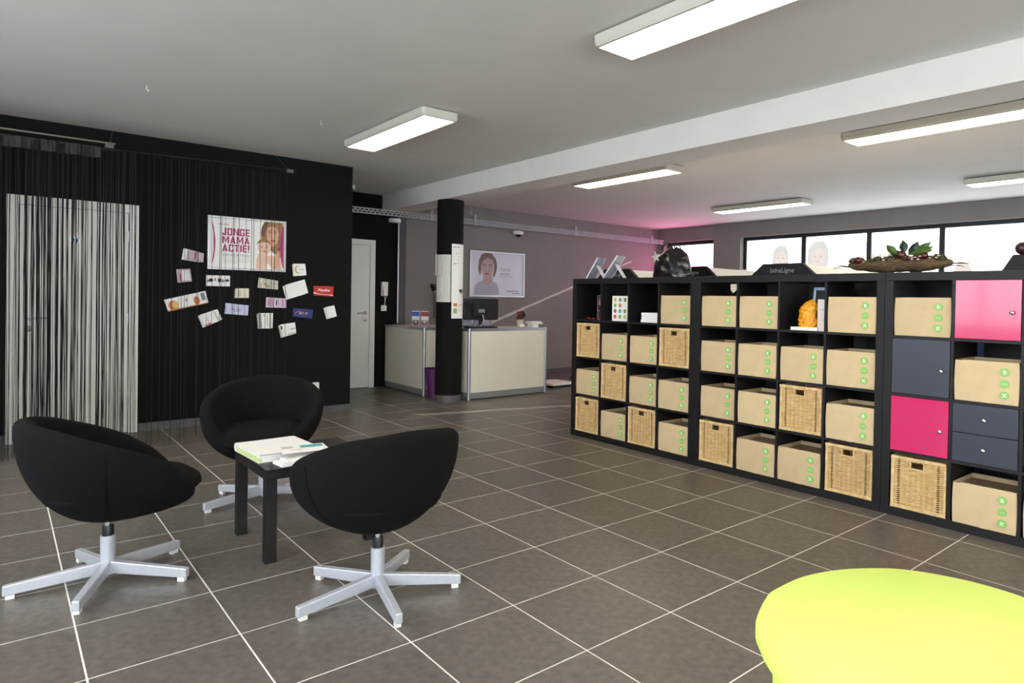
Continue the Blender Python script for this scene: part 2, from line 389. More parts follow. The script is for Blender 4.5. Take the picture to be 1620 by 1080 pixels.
# faded portrait film stuck on the panes (prints, parts of the panes)
def film(name, tint):
    return glassy(name, tint, 0.0, 0.0)
F_SK = film('film_skin', (0.28, 0.235, 0.215)); F_HR = film('film_hair', (0.245, 0.238, 0.222)); F_DK = film('film_line', (0.8, 0.74, 0.74)); F_BL = film('film_blue', (0.125, 0.148, 0.165))
def wprint(pane, yc, zc, k, face=1):
    P = lambda u, v, l=0: (XR+0.124-0.0008*l, yc-u*k, zc+v*k)
    mb = MB()
    poly(mb, F_HR, P, [(-.30, -.45), (-.36, -.1), (-.34, .25), (-.2, .46), (.02, .54), (.22, .47), (.35, .25), (.37, -.05), (.31, -.4), (.22, -.3), (.24, .1), (.1, .3), (-.1, .28), (-.22, .08), (-.22, -.3)], 1)
    poly(mb, F_SK, P, [(-.22, -.3), (-.22, .08), (-.1, .28), (.1, .3), (.24, .1), (.22, -.3), (.1, -.46), (.12, -.8), (-.14, -.8), (-.1, -.46)], 1)
    poly(mb, F_DK, P, ell(-.09, .03, .05, .02, 10), 2); poly(mb, F_DK, P, ell(.11, .03, .05, .02, 10), 2)
    poly(mb, F_DK, P, [(0, -.1), (.04, -.12), (.02, -.15), (-.03, -.14)], 2)
    poly(mb, F_DK, P, ell(.01, -.26, .09, .03, 12, pi, 2*pi), 2)
    part('portrait_film', mb, None, pane)
wprint(panes[5], 6.28, 2.06, 0.44); wprint(panes[4], 5.58, 2.06, 0.52)
def wblot(pane, pts):
    mb = MB()
    for (yc, zc, a, b, m_) in pts: poly(mb, m_, lambda u, v, l=0: (XR+0.124-0.0008*l, u, v), ell(yc, zc, a, b, 20), 1)
    part('portrait_film', mb, None, pane)
wblot(panes[2], [(3.4-.01, 1.72, .13, .2, F_SK)]); wblot(panes[1], [(2.2, 1.62, .2, .14, F_BL)])

# ------------------------------------------------------------------ ceiling lights
def make_lamp(loc, label):
    t = thing('ceiling_light', label, 'ceiling light', loc, 0, 'two tube ceiling lights')
    hs = MB(); L, w = 1.53, 0.31
    out = []; 
    def ring(L, w, r, z):
        p = []
        for cx_, cy_, st in ((w/2-r, L/2-r, 0), (-w/2+r, L/2-r, 1), (-w/2+r, -L/2+r, 2), (w/2-r, -L/2+r, 3)):
            for k in range(4): t_ = (st+k/3)*pi/2; p.append((cx_+r*cos(t_), cy_+r*sin(t_), z))
        return p
    rs = [ring(L, w, .03, 0), ring(L, w, .03, -.045), ring(L-.02, w-.02, .03, -.062), ring(L-.05, w-.05, .004, -.064), ring(L-.06, w-.06, .004, -.052)]
    N = 16; vs = [p for r_ in rs for p in r_]; fs = [(j*N+i, j*N+(i+1) % N, (j+1)*N+(i+1) % N, (j+1)*N+i) for j in range(4) for i in range(N)]+[tuple(range(N))]
    hs.add(vs, fs); part('housing', hs, M_LAMPW, t)
    for sx in (-1, 1):
        part('diffuser', B(min(sx*.002, sx*.125), -.735, -.056, max(sx*.002, sx*.125), .735, -.05), M_LIGHT, t)
    part('divider_strip', B(-.0022, -.735, -.0605, .0022, .735, -.05), M_LAMPW, t)
    part('mounting_plate', B(-.12, -.7, 0, .12, .7, .012), M_BLACKP, t)
    return t
lz = ZC-0.012
L0 = make_lamp((2.525, 5.30, lz), 'white twin tube ceiling light nearest the black wall')
for loc, lab in [((2.56, 1.92, lz), 'white twin tube ceiling light cut off by the top edge of the photo'),
                 ((5.30, 5.33, lz), 'white ceiling light just past the beam, above the left shelf unit'),
                 ((5.42, 1.98, lz), 'white ceiling light past the beam at the right edge of the photo'),
                 ((8.25, 5.50, lz), 'small looking ceiling light above the four pane window'),
                 ((8.25, 1.98, lz), 'ceiling light in the far right corner, nearest the windows'),
                 ((2.56, -1.5, lz), 'unseen ceiling light added behind the camera'), ((5.42, -1.5, lz), 'unseen ceiling light added behind the camera past the beam'),  # from here on: out-of-view lamps added to even out the room lighting
                 ((-0.6, 5.30, lz), 'unseen ceiling light added outside the left edge by the curtain'), ((-0.6, 1.92, lz), 'unseen ceiling light added left of the camera')]:
    place(L0, loc, 0, lab, 'two tube ceiling lights')
t = thing('corridor_light', 'small white ceiling light half hidden in the corridor corner', 'ceiling light', (3.33, 8.63, ZC))
part('housing', MB().rbox(-.16, -.16, -.05, .16, .16, 0, .03), M_WHITEP, t); part('cover', MB().lathe([(.13, -.07), (.14, -.05)], 20), M_WHITEP, t)
for k, (x, y) in enumerate(((0.77, 5.52), (1.98, 5.55))):
    o = part('ceiling_hook', MB().tube([(0, 0, 0), (0, 0, -.03), (.008, 0, -.04), (.014, 0, -.03)], .0022, 6), M_WHITEP, None, loc=(x, y, ZC))
    tag(o, ('tiny white ceiling hook further from the tube light' if k == 0 else 'tiny white ceiling hook beside the tube light'), 'hook')

# ------------------------------------------------------------------ doors on the black walls
def door(name, x0, x1, ztop, y, hinge_right, handle_x, cas=0.075, extra=None):
    d = MB(); d.box(x0, y-0.02, 0, x0+cas, y, ztop); d.box(x1-cas, y-0.02, 0, x1, y, ztop); d.box(x0+cas, y-0.02, ztop-cas, x1-cas, y, ztop)
    o = struct(name, d, M_WHITE)
    lf = part('door_leaf', B(x0+cas+.004, y-0.014, 0.008, x1-cas-.004, y, ztop-cas-.004), M_WHITE, o)
    s = 1 if hinge_right else -1
    h = MB().lathe([(.026, 0), (.026, .008)], 20, M=Matrix.Translation((handle_x, y-0.014, 1.055)) @ Matrix.Rotation(pi/2, 4, 'X'))
    h.tube([(handle_x, y-0.02, 1.055), (handle_x, y-0.06, 1.055), (handle_x+s*.02, y-0.066, 1.055), (handle_x+s*.13, y-0.066, 1.055)], .009, 8)
    part('handle', h, M_STEEL, lf, smooth=True)
    part('lock_plate', MB().lathe([(.026, 0), (.026, .008), (.01, .018)], 20, M=Matrix.Translation((handle_x, y-0.014, 0.965)) @ Matrix.Rotation(pi/2, 4, 'X')), M_STEEL, lf, smooth=True)
    hx = x1-cas if hinge_right else x0+cas
    for z in (.25, 1.0, 1.75): part('hinge', B(hx-.008, y-.026, z, hx+.004, y-.012, z+.09), M_STEEL, o)
    return o, lf
d1, lf = door('door_1', 0.05, 0.965, 2.085, YB, True, 0.19)
sg = MB(); P = lambda u, v, l=0: (0.5+u, YB-0.0145-0.001*l, 1.735+v)
sg.m(M_STEEL); sg.lathe([(.04, 0), (.04, .003)], 24, M=Matrix.Translation((0.5, YB-.014, 1.735)) @ Matrix.Rotation(pi/2, 4, 'X'))
for sx in (-.013, .013):
    poly(sg, M_INK, P, ell(sx, .016, .005, .005, 10), 4)
    poly(sg, M_INK, P, [(sx-.009, .008), (sx+.009, .008), (sx+.005, -.008), (sx+.004, -.026), (sx-.004, -.026), (sx-.005, -.008)], 4)
part('toilet_sign', sg, None, lf, label='round steel toilet pictogram sign')
door('door_2', 3.07, 3.99, 2.085, YG, False, 3.85)

# ------------------------------------------------------------------ string curtain
cu = thing('string_curtain', 'black string curtain hanging from a rail before the white door and black wall', 'curtain', (0, 0, 0))
part('rail', MB().tube([(-2.4, 6.50, 2.475), (.70, 6.50, 2.475)], .007, 8), mat('dull_rail', (120, 120, 108), .5, .5), cu, smooth=True)
part('rail', MB().tube([(-2.4, 6.46, 2.43), (.70, 6.50, 2.425)], .009, 8).tube([(.70, 6.5, 2.43), (2.10, 6.5, 2.462)], .006, 6), M_BLACKP, cu, smooth=True)
hd = MB(); 
def hp(u, v): x = -2.35+u*2.95; return (x, 6.49-.012+.014*sin(x*38)+.008*sin(x*91+v), 2.43-.085*v)
hd.grid(hp, 160, 1); part('heading_tape', hd, mat('black_gauze', (24, 23, 20), .8), cu)
for x0 in (.66, 2.04):
    part('rail_clip', MB().rbox(x0-.03, 6.485, 2.435, x0+.03, 6.515, 2.465, .008), M_GREYD, cu)
    part('hanging_wire', MB().tube([(x0, 6.5, 2.45), (x0+.1, 7.28, ZC-.005)], .0022, 5), M_GREYD, cu)
st = MB(); rs = random.Random(3); xs = []
x = -2.3
while x < .86:
    nclump = rs.choice([2, 3, 7, 11, 16] if x < .45 else [1, 3, 5, 7]); wd = rs.choice([.002, .004, .008])
    for _ in range(nclump): xs.append(x+rs.gauss(0, wd))
    x += rs.uniform(.012, .040)
while x < 2.05: xs.append(x); x += rs.choice([.012, .02, .03, .045, .06, .06])
for x in xs:
    y = 6.5+rs.uniform(-.02, .02); r = rs.uniform(.0014, .0029); ph = rs.uniform(0, 6); sway = rs.gauss(0, .006); zb = rs.uniform(.0, .05) if rs.random() < .8 else rs.uniform(.05, .3)
    zt = 2.42; N = 7; vs = []
    for k in range(N+1):
        z = zt+(zb-zt)*k/N; xx = x+sway*k/N+.0025*sin(ph+k*1.3); yy = y+.004*sin(ph*2+k)
        for a in (0, 2.1, 4.2): vs.append((xx+r*cos(a), yy+r*sin(a), max(z, .001)))
    fs = [(k*3+i, k*3+(i+1) % 3, (k+1)*3+(i+1) % 3, (k+1)*3+i) for k in range(N) for i in range(3)]
    st.add(vs, fs)
part('strings', st, M_STRING, cu, kind='stuff')

# ------------------------------------------------------------------ framed posters
def framed(name, label, loc, w, h, fwid, rz=0):
    t = thing(name, label, 'poster', loc, rz)
    f = MB()
    for a in ((0, 0, w, fwid), (0, h-fwid, w, h), (0, fwid, fwid, h-fwid), (w-fwid, fwid, w, h-fwid)): f.box(a[0], -.022, a[1], a[2], -.002, a[3])
    part('frame', f, M_STEEL, t, bevel=.003)
    return t
t = framed('framed_poster', 'framed pink and white poster reading JONGE MAMA ACTIE behind the string curtain', (1.525, YB, 1.527), .73, .53, .022)
mb = MB(); P = flat(1, 1, -.010, .0005)
poly(mb, M_PAPER, P, [(.02, .02), (.71, .02), (.71, .51), (.02, .51)], 0)
poly(mb, M_MAG, P, [(.035, .49), (.055, .42), (.07, .3), (.07, .22), (.06, .12), (.04, .04), (.055, .2), (.052, .36)], 1)
poly(mb, M_MAG, P, [(.70, .48), (.68, .38), (.672, .26), (.682, .14), (.70, .04), (.71, .04), (.71, .48)], 3)
BL = {'J': [[(1.6, 0), (3, 0), (3, 7), (1.7, 7), (1.7, 1.2)], [(0, 0), (1.8, 0), (1.8, 1.2), (0, 1.2)], [(0, 0), (1.1, 0), (1.1, 2.2), (0, 2.2)]], 'O': [[(0, 0), (1.2, 0), (1.2, 7), (0, 7)], [(2.6, 0), (3.8, 0), (3.8, 7), (2.6, 7)], [(1.2, 0), (2.6, 0), (2.6, 1.2), (1.2, 1.2)], [(1.2, 5.8), (2.6, 5.8), (2.6, 7), (1.2, 7)]],
      'N': [[(0, 0), (1.2, 0), (1.2, 7), (0, 7)], [(2.8, 0), (4, 0), (4, 7), (2.8, 7)], [(1.2, 5), (2.8, 0), (2.8, 2.4), (1.2, 7)]], 'G': [[(0, 0), (1.2, 0), (1.2, 7), (0, 7)], [(1.2, 0), (3.8, 0), (3.8, 1.2), (1.2, 1.2)], [(1.2, 5.8), (3.8, 5.8), (3.8, 7), (1.2, 7)], [(2.6, 1.2), (3.8, 1.2), (3.8, 3.6), (2.6, 3.6)], [(2.0, 2.8), (2.6, 2.8), (2.6, 3.6), (2.0, 3.6)], [(2.6, 4.8), (3.8, 4.8), (3.8, 5.8), (2.6, 5.8)]],
      'E': [[(0, 0), (1.2, 0), (1.2, 7), (0, 7)], [(1.2, 0), (3.2, 0), (3.2, 1.2), (1.2, 1.2)], [(1.2, 2.9), (2.9, 2.9), (2.9, 4.1), (1.2, 4.1)], [(1.2, 5.8), (3.2, 5.8), (3.2, 7), (1.2, 7)]], 'M': [[(0, 0), (1.2, 0), (1.2, 7), (0, 7)], [(3.8, 0), (5, 0), (5, 7), (3.8, 7)], [(1.2, 4.6), (2.1, 1.6), (2.9, 1.6), (1.2, 7)], [(2.1, 1.6), (2.9, 1.6), (3.8, 4.6), (3.8, 7)]],
      'A': [[(0, 0), (1.2, 0), (2.5, 7), (1.5, 7)], [(2.8, 0), (4, 0), (2.5, 7), (1.5, 7)], [(1, 1.4), (3, 1.4), (2.8, 2.5), (1.2, 2.5)]], 'C': [[(0, 0), (1.2, 0), (1.2, 7), (0, 7)], [(1.2, 0), (3.6, 0), (3.6, 1.2), (1.2, 1.2)], [(1.2, 5.8), (3.6, 5.8), (3.6, 7), (1.2, 7)], [(2.5, 1.2), (3.6, 1.2), (3.6, 2.4), (2.5, 2.4)], [(2.5, 4.6), (3.6, 4.6), (3.6, 5.8), (2.5, 5.8)]],
      'T': [[(1.1, 0), (2.3, 0), (2.3, 5.8), (1.1, 5.8)], [(0, 5.8), (3.4, 5.8), (3.4, 7), (0, 7)]], 'I': [[(0, 0), (1.2, 0), (1.2, 7), (0, 7)]], '!': [[(0, 2), (1.2, 2), (1.3, 7), (-.1, 7)], [(0, 0), (1.2, 0), (1.2, 1.2), (0, 1.2)]]}
def block(mb, s, x0, z0, w, h):
    wd = [max(p[0] for q in BL[c] for p in q) for c in s]; tot = sum(wd)+.7*(len(s)-1); k = w/tot; x = x0
    for c, a in zip(s, wd):
        for n_, q in enumerate(BL[c]): poly(mb, M_MAG, P, [(x+u*k, z0+v*h/7) for u, v in q], 1+.15*n_)
        x += (a+.7)*k
block(mb, 'JONGE', .13, .345, .25, .072); block(mb, 'MAMA', .13, .264, .25, .072); block(mb, 'ACTIE!', .13, .183, .25, .072)
text(mb, M_GINK, '€40 KORTING', P, .13, .135, .042, 'LEFT', 0, 1, .92)
for z, w_ in ((.118, .25), (.1, .25), (.085, .25), (.07, .15)): poly(mb, M_GINK, P, [(.13, z), (.13+w_, z), (.13+w_, z+.002), (.13, z+.002)], 1)
text(mb, M_MAG, 'mamamia', P, .09, .445, .026, 'LEFT', 0, 1)
# mother and child picture, flat print
M_SKA = mat('print_skin_warm', (206, 160, 132), .6); M_SKB = mat('print_skin_light', (222, 186, 166), .6); M_BRN = mat('print_brown', (104, 70, 52), .6)
poly(mb, M_HAIR, P, [(.49, .30), (.485, .40), (.50, .47), (.54, .51), (.70, .51), (.70, .12), (.655, .16), (.60, .2), (.53, .26)], 1)
poly(mb, M_BRN, P, [(.49, .36), (.49, .44), (.52, .51), (.56, .51), (.53, .44), (.525, .36)], 1.5)
poly(mb, M_SKA, P, [(.535, .33), (.53, .41), (.55, .465), (.60, .485), (.645, .46), (.662, .40), (.655, .33), (.63, .28), (.60, .255), (.565, .27)], 2)
poly(mb, M_HAIR, P, [(.53, .40), (.54, .47), (.60, .505), (.67, .48), (.675, .36), (.655, .41), (.64, .455), (.59, .47), (.55, .45)], 3)
for u in (.572, .626): poly(mb, M_BRN, P, ell(u, .402, .014, .005, 10), 3); poly(mb, M_BRN, P, ell(u, .420, .018, .004, 10), 3)
poly(mb, M_SKB, P, [(.597, .40), (.602, .40), (.608, .352), (.594, .352)], 3); poly(mb, M_LIPS, P, ell(.602, .318, .024, .009, 12), 3)
poly(mb, M_SKB, P, [(.44, .02), (.445, .12), (.47, .19), (.52, .17), (.60, .16), (.66, .19), (.69, .12), (.69, .02)], 2)
poly(mb, M_SKB, P, ell(.52, .245, .062, .078, 18), 4)
poly(mb, M_HAIR, P, ell(.515, .262, .068, .072, 14, .15, pi-.1)+[(.462, .285), (.50, .298), (.55, .30), (.575, .28)], 5)
for u in (.497, .543): poly(mb, M_BRN, P, ell(u, .25, .010, .005, 10), 6)
poly(mb, M_LIPS, P, ell(.52, .205, .018, .006, 10), 6); poly(mb, M_SKA, P, ell(.52, .226, .007, .006, 8), 6)
poly(mb, M_SKA, P, [(.60, .03), (.62, .14), (.655, .22), (.675, .21), (.66, .12), (.65, .03)], 5)
poly(mb, M_PAPER, P, [(.53, .02), (.55, .085), (.585, .06), (.60, .02)], 5); poly(mb, M_BRN, P, ell(.66, .235, .016, .012, 10), 6)
part('print', mb, None, t)

t = framed('framed_portrait', 'silver framed poster of a short haired woman on the grey wall above the desk', (5.54, YG, 1.315), 1.07, .735, .028)
mb = MB(); P = flat(1, 1, -.010, .0005)
poly(mb, M_LILAC, P, [(.02, .02), (1.05, .02), (1.05, .715), (.02, .715)], 0)
poly(mb, M_LILACD, P, [(.08, .02), (.10, .16), (.16, .23), (.27, .27), (.42, .26), (.52, .22), (.56, .12), (.57, .02)], 1)
poly(mb, M_SKIN2, P, [(.25, .27), (.25, .22), (.31, .19), (.38, .21), (.43, .26), (.42, .36), (.45, .44), (.45, .55), (.4, .63), (.25, .63), (.2, .55), (.21, .43), (.26, .34)], 2)
poly(mb, M_HAIR2, P, [(.19, .34), (.16, .44), (.17, .58), (.22, .68), (.32, .715), (.42, .70), (.5, .6), (.52, .5), (.5, .4), (.46, .31), (.44, .34), (.46, .42), (.46, .52), (.43, .6), (.33, .63), (.25, .58), (.21, .5), (.21, .4), (.2, .34)], 3)
for u in (.265, .385): poly(mb, M_HAIR2, P, ell(u, .51, .03, .010, 10), 3)
poly(mb, M_LILAC, P, ell(.325, .44, .010, .03, 10), 3); poly(mb, M_LIPS, P, ell(.325, .375, .045, .014, 12), 3)
text(mb, M_GINK, '3 gratis', P, .57, .43, .075, 'LEFT'); text(mb, M_GINK, 'sessies', P, .57, .36, .075, 'LEFT')
poly(mb, M_GINK, P, [(.57, .335), (.85, .335), (.85, .340), (.57, .340)], 1)
for z, a, b in ((.095, .72, .95), (.06, .82, .98)): poly(mb, M_HAIR2, P, [(a, z), (b, z), (b, z+.012), (a, z+.012)], 1)
part('print', mb, None, t)

# ------------------------------------------------------------------ leaflets pinned to the black wall
def leaflet(corners, base, label, prints=(), curl=.03, bend='l', back=None, cat='leaflet', name='leaflet', lift=.006):
    # corners: top left, top right, bottom right, bottom left in wall x, z
    (ax, az), (bx, bz), (cx_, cz), (dx, dz) = corners
    def P(u, v, l=0):
        x = (1-u)*v*ax+u*v*bx+u*(1-v)*cx_+(1-u)*(1-v)*dx; z = (1-u)*v*az+u*v*bz+u*(1-v)*cz+(1-u)*(1-v)*dz
        e = (1-u)**2 if bend == 'l' else (u**2 if bend == 'r' else (1-v)**2)
        return (x, YB-lift-curl*e-.0005*l, z)
    mb = MB(); mb.m(base); mb.grid(lambda u, v: P(u, v, 0), 8, 3); mb.grid(lambda u, v: (P(u, v, -1.2)[0], P(u, v, -1.2)[1], P(u, v)[2]), 8, 3)
    if back:
        mb.m(back); mb.grid(lambda u, v: (P(u*.9-.05, v*.96, 0)[0], YB-.002-.3*curl*(1-u), P(u*.9-.05, v*.96-.03, 0)[2]), 6, 2)
    for pr in prints: pr(mb, P)
    o = part(name, mb, None); tag(o, label, cat, 'leaflets pinned to the black wall')
    return o
def rc(mt, u0, v0, u1, v1, l=1): return lambda mb, P: poly(mb, mt, P, [(u0, v0), ((u0+u1)/2, v0), (u1, v0), (u1, v1), ((u0+u1)/2, v1), (u0, v1)], l)
def tx(mt, s, u, v, size, asp=1, bold=0, shear=0, l=1, rot=0): return lambda mb, P: text(mb, mt, s, P, u, v, size, 'CENTER', bold, l, asp, shear, rot)
def el(mt, u, v, a, b, l=1): return lambda mb, P: poly(mb, mt, P, ell(u, v, a, b, 14), l)
C_LG = mat('print_greige', (196, 190, 178), .6); C_OR = mat('print_orange', (204, 120, 70), .6); C_GR = mat('print_green', (150, 166, 110), .6); C_PK = mat('print_rose', (188, 170, 176), .6); C_BL = mat('print_paleblue', (196, 198, 226), .6)
C_BE = mat('print_beige', (224, 216, 196), .6)
leaflet([(1.332, 1.721), (1.493, 1.677), (1.488, 1.59), (1.317, 1.612)], C_PK, 'pale rose landscape leaflet, topmost at the left of the framed poster', [rc(M_MAG, .55, .2, .62, .9), rc(M_GINK, .15, .1, .8, .14)], .02, 'r', M_PAPER)
leaflet([(1.266, 1.513), (1.376, 1.524), (1.393, 1.402), (1.278, 1.387)], C_PK, 'squarish pink and white leaflet at the far left of the cluster, above the long one', [rc(M_MAG, .2, .1, .3, .6), rc(M_PAPER, .35, .1, .9, .9)], .03, 'r')
leaflet([(1.517, 1.468), (1.729, 1.47), (1.73, 1.363), (1.518, 1.363)], M_PAPER, 'white leaflet with a row of small black figures just under the framed poster',
        [el(M_INK, .2, .55, .1, .16), el(M_GINK, .08, .45, .05, .12), el(M_INK, .55, .55, .07, .2), el(M_GINK, .7, .5, .08, .15), el(M_INK, .88, .55, .08, .12), el(M_RED, .38, .6, .03, .14)], .006)
leaflet([(1.166, 1.222), (1.513, 1.314), (1.541, 1.196), (1.202, 1.109)], M_PAPER, 'longest leaflet, tilted, with orange circles, at the lower left of the cluster',
        [el(C_OR, .17, .4, .12, .4), el(mat('print_yellow', (220, 190, 110), .6), .22, .42, .08, .28, 2), el(C_OR, .74, .4, .08, .34), rc(C_OR, .0, .0, 1, .06, 3), rc(C_GR, .0, .06, .7, .1, 3), el(M_GINK, .5, .6, .02, .14), rc(M_GINK, .86, .3, .96, .9)], .012, 'l')
leaflet([(1.455, 1.079), (1.619, 1.135), (1.665, 1.034), (1.499, .961)], M_PAPER, 'curled white leaflet, lowest at the left, below the long orange dotted one', [rc(M_GINK, .3, .1, .33, .6), rc(M_RED, .05, .02, .4, .12), rc(C_LG, .75, .1, .85, .9)], .05, 'l', M_PAPER)
leaflet([(1.776, 1.345), (1.904, 1.348), (1.905, 1.252), (1.771, 1.25)], C_BE, 'small cream card in the middle of the cluster', [rc(C_LG, .2, .2, .4, .8), rc(C_LG, .55, .3, .9, .34)], .02, 'l', M_GINK)
leaflet([(1.692, 1.198), (1.9, 1.175), (1.895, 1.072), (1.681, 1.091)], C_BL, 'pale blue landscape leaflet in the middle of the cluster', [tx(M_GINK, 'BLEU', .5, .4, .3, .7), rc(M_GINK, .35, .3, .65, .34)], .012, 'r')
leaflet([(1.993, 1.461), (2.183, 1.434), (2.184, 1.342), (1.982, 1.357)], C_LG, 'greyish green landscape leaflet below the right end of the framed poster', [el(C_GR, .5, .25, .12, .2), el(M_LIPS, .35, .45, .06, .1), rc(M_PAPER, .1, .5, .16, .9), rc(M_GINK, .6, .6, .9, .66)], .012, 'l')
leaflet([(2.068, 1.261), (2.267, 1.251), (2.268, 1.151), (2.063, 1.156)], mat('print_lavender', (206, 186, 206), .6), 'lavender patterned leaflet with a small black figure', [rc(M_MAG, .12, .1, .17, .9), rc(M_MAG, .3, .1, .33, .9), el(M_INK, .52, .5, .03, .32), rc(M_MAG, .8, .1, .84, .9)], .006)
leaflet([(1.984, 1.097), (2.137, 1.097), (2.139, .939), (1.998, .942)], M_PAPER, 'folded portrait leaflet below the lavender one', [rc(M_GINK, .02, .02, .2, .98), rc(C_GR, .6, .1, .66, .9), el(C_LG, .42, .85, .08, .1), rc(C_LG, .75, .0, .9, 1)], .035, 'l', C_LG)
leaflet([(2.194, .978), (2.359, .997), (2.374, .882), (2.221, .845)], M_PAPER, 'curled white leaflet, lowest of the whole cluster, with a dark mark', [rc(M_INK, .0, .6, .1, .85), rc(M_GINK, .66, .45, .98, .53), rc(C_LG, .4, .02, 1, .14)], .05, 'l', C_BE)
def moon(mb, P):
    poly(mb, mat('print_gold', (186, 160, 96), .5), P, ell(.36, .5, .26, .34, 14, pi*.35, pi*1.65)+ell(.44, .5, .22, .28, 14, pi*1.6, pi*.4), 1)
leaflet([(2.327, 1.62), (2.456, 1.626), (2.471, 1.505), (2.341, 1.493)], M_PAPER, 'white card with a gold crescent, top right of the cluster', [moon, tx(M_GINK, 'LUNA', .62, .44, .17, .9)], .015, 'l', C_BE)
leaflet([(2.234, 1.39), (2.452, 1.457), (2.493, 1.315), (2.273, 1.244)], M_PAPER, 'largest blank white sheet, tilted, beside the red leaflet', [], .05, 'l', M_PAPER)
def swoosh(mb, P): poly(mb, M_PAPER, P, [(0, .34), (.15, .27), (.4, .18), (.7, .18), (1, .16), (1, .06), (.7, .14), (.4, .14), (.15, .2), (0, .22)], 1)
leaflet([(2.545, 1.392), (2.764, 1.391), (2.758, 1.279), (2.547, 1.289)], M_RED, 'red leaflet with white script lettering and a white swoosh', [tx(M_PAPER, 'Faube', .5, .48, .36, .72, .02, .3), swoosh], .004)
def arc(mb, P): poly(mb, C_OR, P, ell(.38, .3, .27, .45, 12, pi*.55, pi)+ell(.38, .3, .24, .40, 12, pi, pi*.55), 1)
def louis(mb, P):
    for s, u, mt in (('L', .36, M_PAPER), ('O', .455, mat('print_gold2', (226, 190, 70), .5)), ('U', .565, M_RED), ('I', .655, M_PAPER), ('S', .72, M_TEAL)): text(mb, mt, s, P, u, .4, .34, 'CENTER', .02, 1, .55)
leaflet([(2.338, 1.151), (2.549, 1.132), (2.536, 1.036), (2.333, 1.064)], M_BLUEP, 'navy blue leaflet reading LOUIS in coloured letters', [arc, louis, rc(M_GINK, .35, .27, .7, .3)], .004)
leaflet([(2.656, 1.16), (2.774, 1.182), (2.803, 1.063), (2.692, 1.035)], M_PAPER, 'small blank white card, furthest right, tilted', [], .04, 'l', M_PAPER)

# ------------------------------------------------------------------ wall plates, intercom, sensor, conduit, tray
def plate(x, z, y, label, s=.085, mt=M_WHITEP):
    t = thing('wall_socket', label, 'socket', (x, y, z)); part('plate', MB().rbox(-s/2, -.010, -s/2, s/2, 0, s/2, .008, 'y'), mt, t)
    part('rocker', MB().rbox(-s*.33, -.014, -s*.33, s*.33, -.009, s*.33, .005, 'y'), mt, t); return t
plate(2.43, .308, YB, 'white wall socket half hidden behind the back tub chair')
plate(2.576, .300, YB, 'white wall socket near the end of the black wall')
plate(4.13, 1.125, YG, 'white wall plate below the intercom handset', .08)
t = thing('intercom', 'white intercom handset on the black wall beside the hall door', 'intercom', (4.125, YG, 1.30))
part('cradle', MB().rbox(-.04, -.02, 0, .04, 0, .2, .01, 'y'), M_WHITEP, t)
hm = MB(); hm.add([(-.048, -.055, .2), (.048, -.055, .2), (.048, -.02, .2), (-.048, -.02, .2), (-.012, -.05, 0), (.046, -.05, 0), (.046, -.02, 0), (-.012, -.02, 0)], [(0, 1, 2, 3), (4, 7, 6, 5), (0, 4, 5, 1), (1, 5, 6, 2), (2, 6, 7, 3), (3, 7, 4, 0)])
part('handset', hm, M_WHITEP, t, bevel=.008)
part('cord', MB().tube([(0, -.03, 0), (.01, -.035, -.06), (.005, -.02, -.13)], .004, 6).tube([(.03, -.03, 0), (.012, -.035, -.06), (.012, -.02, -.13)], .004, 6), M_WHITEP, t, smooth=True)
t = thing('sensor_box', 'white round corner sensor box under the cable tray left of the pillar', 'sensor', (4.24, YG, 2.352))
part('body', MB().lathe([(.075, 0), (.085, .012), (.085, .05), (.07, .06)], 24, (0, -.09, 0)), M_WHITEP, t, smooth=True)
part('led', MB().lathe([(.006, -.01), (.006, .002)], 8, (.03, -.12, 0)), M_CHROME, t); part('bracket', B(-.03, -.09, .02, .03, 0, .05), M_WHITEP, t)
t = thing('dome_camera', 'white dome security camera with dark lens under the cable tray', 'camera', (6.40, YG, 2.352))
part('body', MB().lathe([(.085, .0), (.09, .02), (.09, .05), (.06, .06)], 24, (0, -.1, 0)), M_WHITEP, t, smooth=True)
part('lens_dome', MB().lathe([(.002, -.045), (.03, -.038), (.048, -.018), (.052, 0)], 20, (.01, -.1, 0)), M_BLACKG, t, smooth=True); part('bracket', B(-.03, -.1, .02, .03, 0, .05), M_WHITEP, t)
o = part('cable_conduit', MB().tube([(4.325, YG-.035, .9), (4.325, YG-.035, 2.44)], .013, 10), M_STEEL, None, smooth=True); tag(o, 'thin steel conduit running down the dark grey strip', 'pipe')

t = thing('cable_tray', 'long perforated galvanised cable tray hung along the far wall', 'cable tray', (0, 0, 0))
TYp = 8.72; x0, x1 = XB+.02, XR-.15; z0, z1 = 2.418, 2.498; tr = MB()
for a, b in ((z0, z0+.016), (z0+.034, z0+.046), (z1-.016, z1)): tr.box(x0, TYp, a, x1, TYp+.003, b)
tr.box(x0, TYp+.003, z0, x1, TYp+.02, z0+.003); tr.box(x0, TYp+.003, z1-.003, x1, TYp+.02, z1)
k = 0; x = x0
while x < x1:
    tr.box(x, TYp, z0+.016, x+.022, TYp+.003, z0+.034); tr.box(x+.03, TYp, z0+.046, x+.052, TYp+.003, z1-.016); x += .062
part('tray', tr, M_GALV, t)
for x in (3.5, 4.72, 5.46, 7.50, 9.45):
    h = B(x-.02, TYp-.012, z0-.006, x+.02, TYp, z1+.075).box(x-.02, TYp-.012, z1+.07, x+.02, TYp+.12, z1+.075).box(x-.02, TYp-.01, z0-.006, x+.02, TYp+.05, z0)
    b = part('hanger', h, M_GALV, t); part('threaded_rod', MB().tube([(x-.01, TYp+.1, z1+.07), (x-.01, TYp+.1, ZC)], .004, 6), M_STEEL, b)

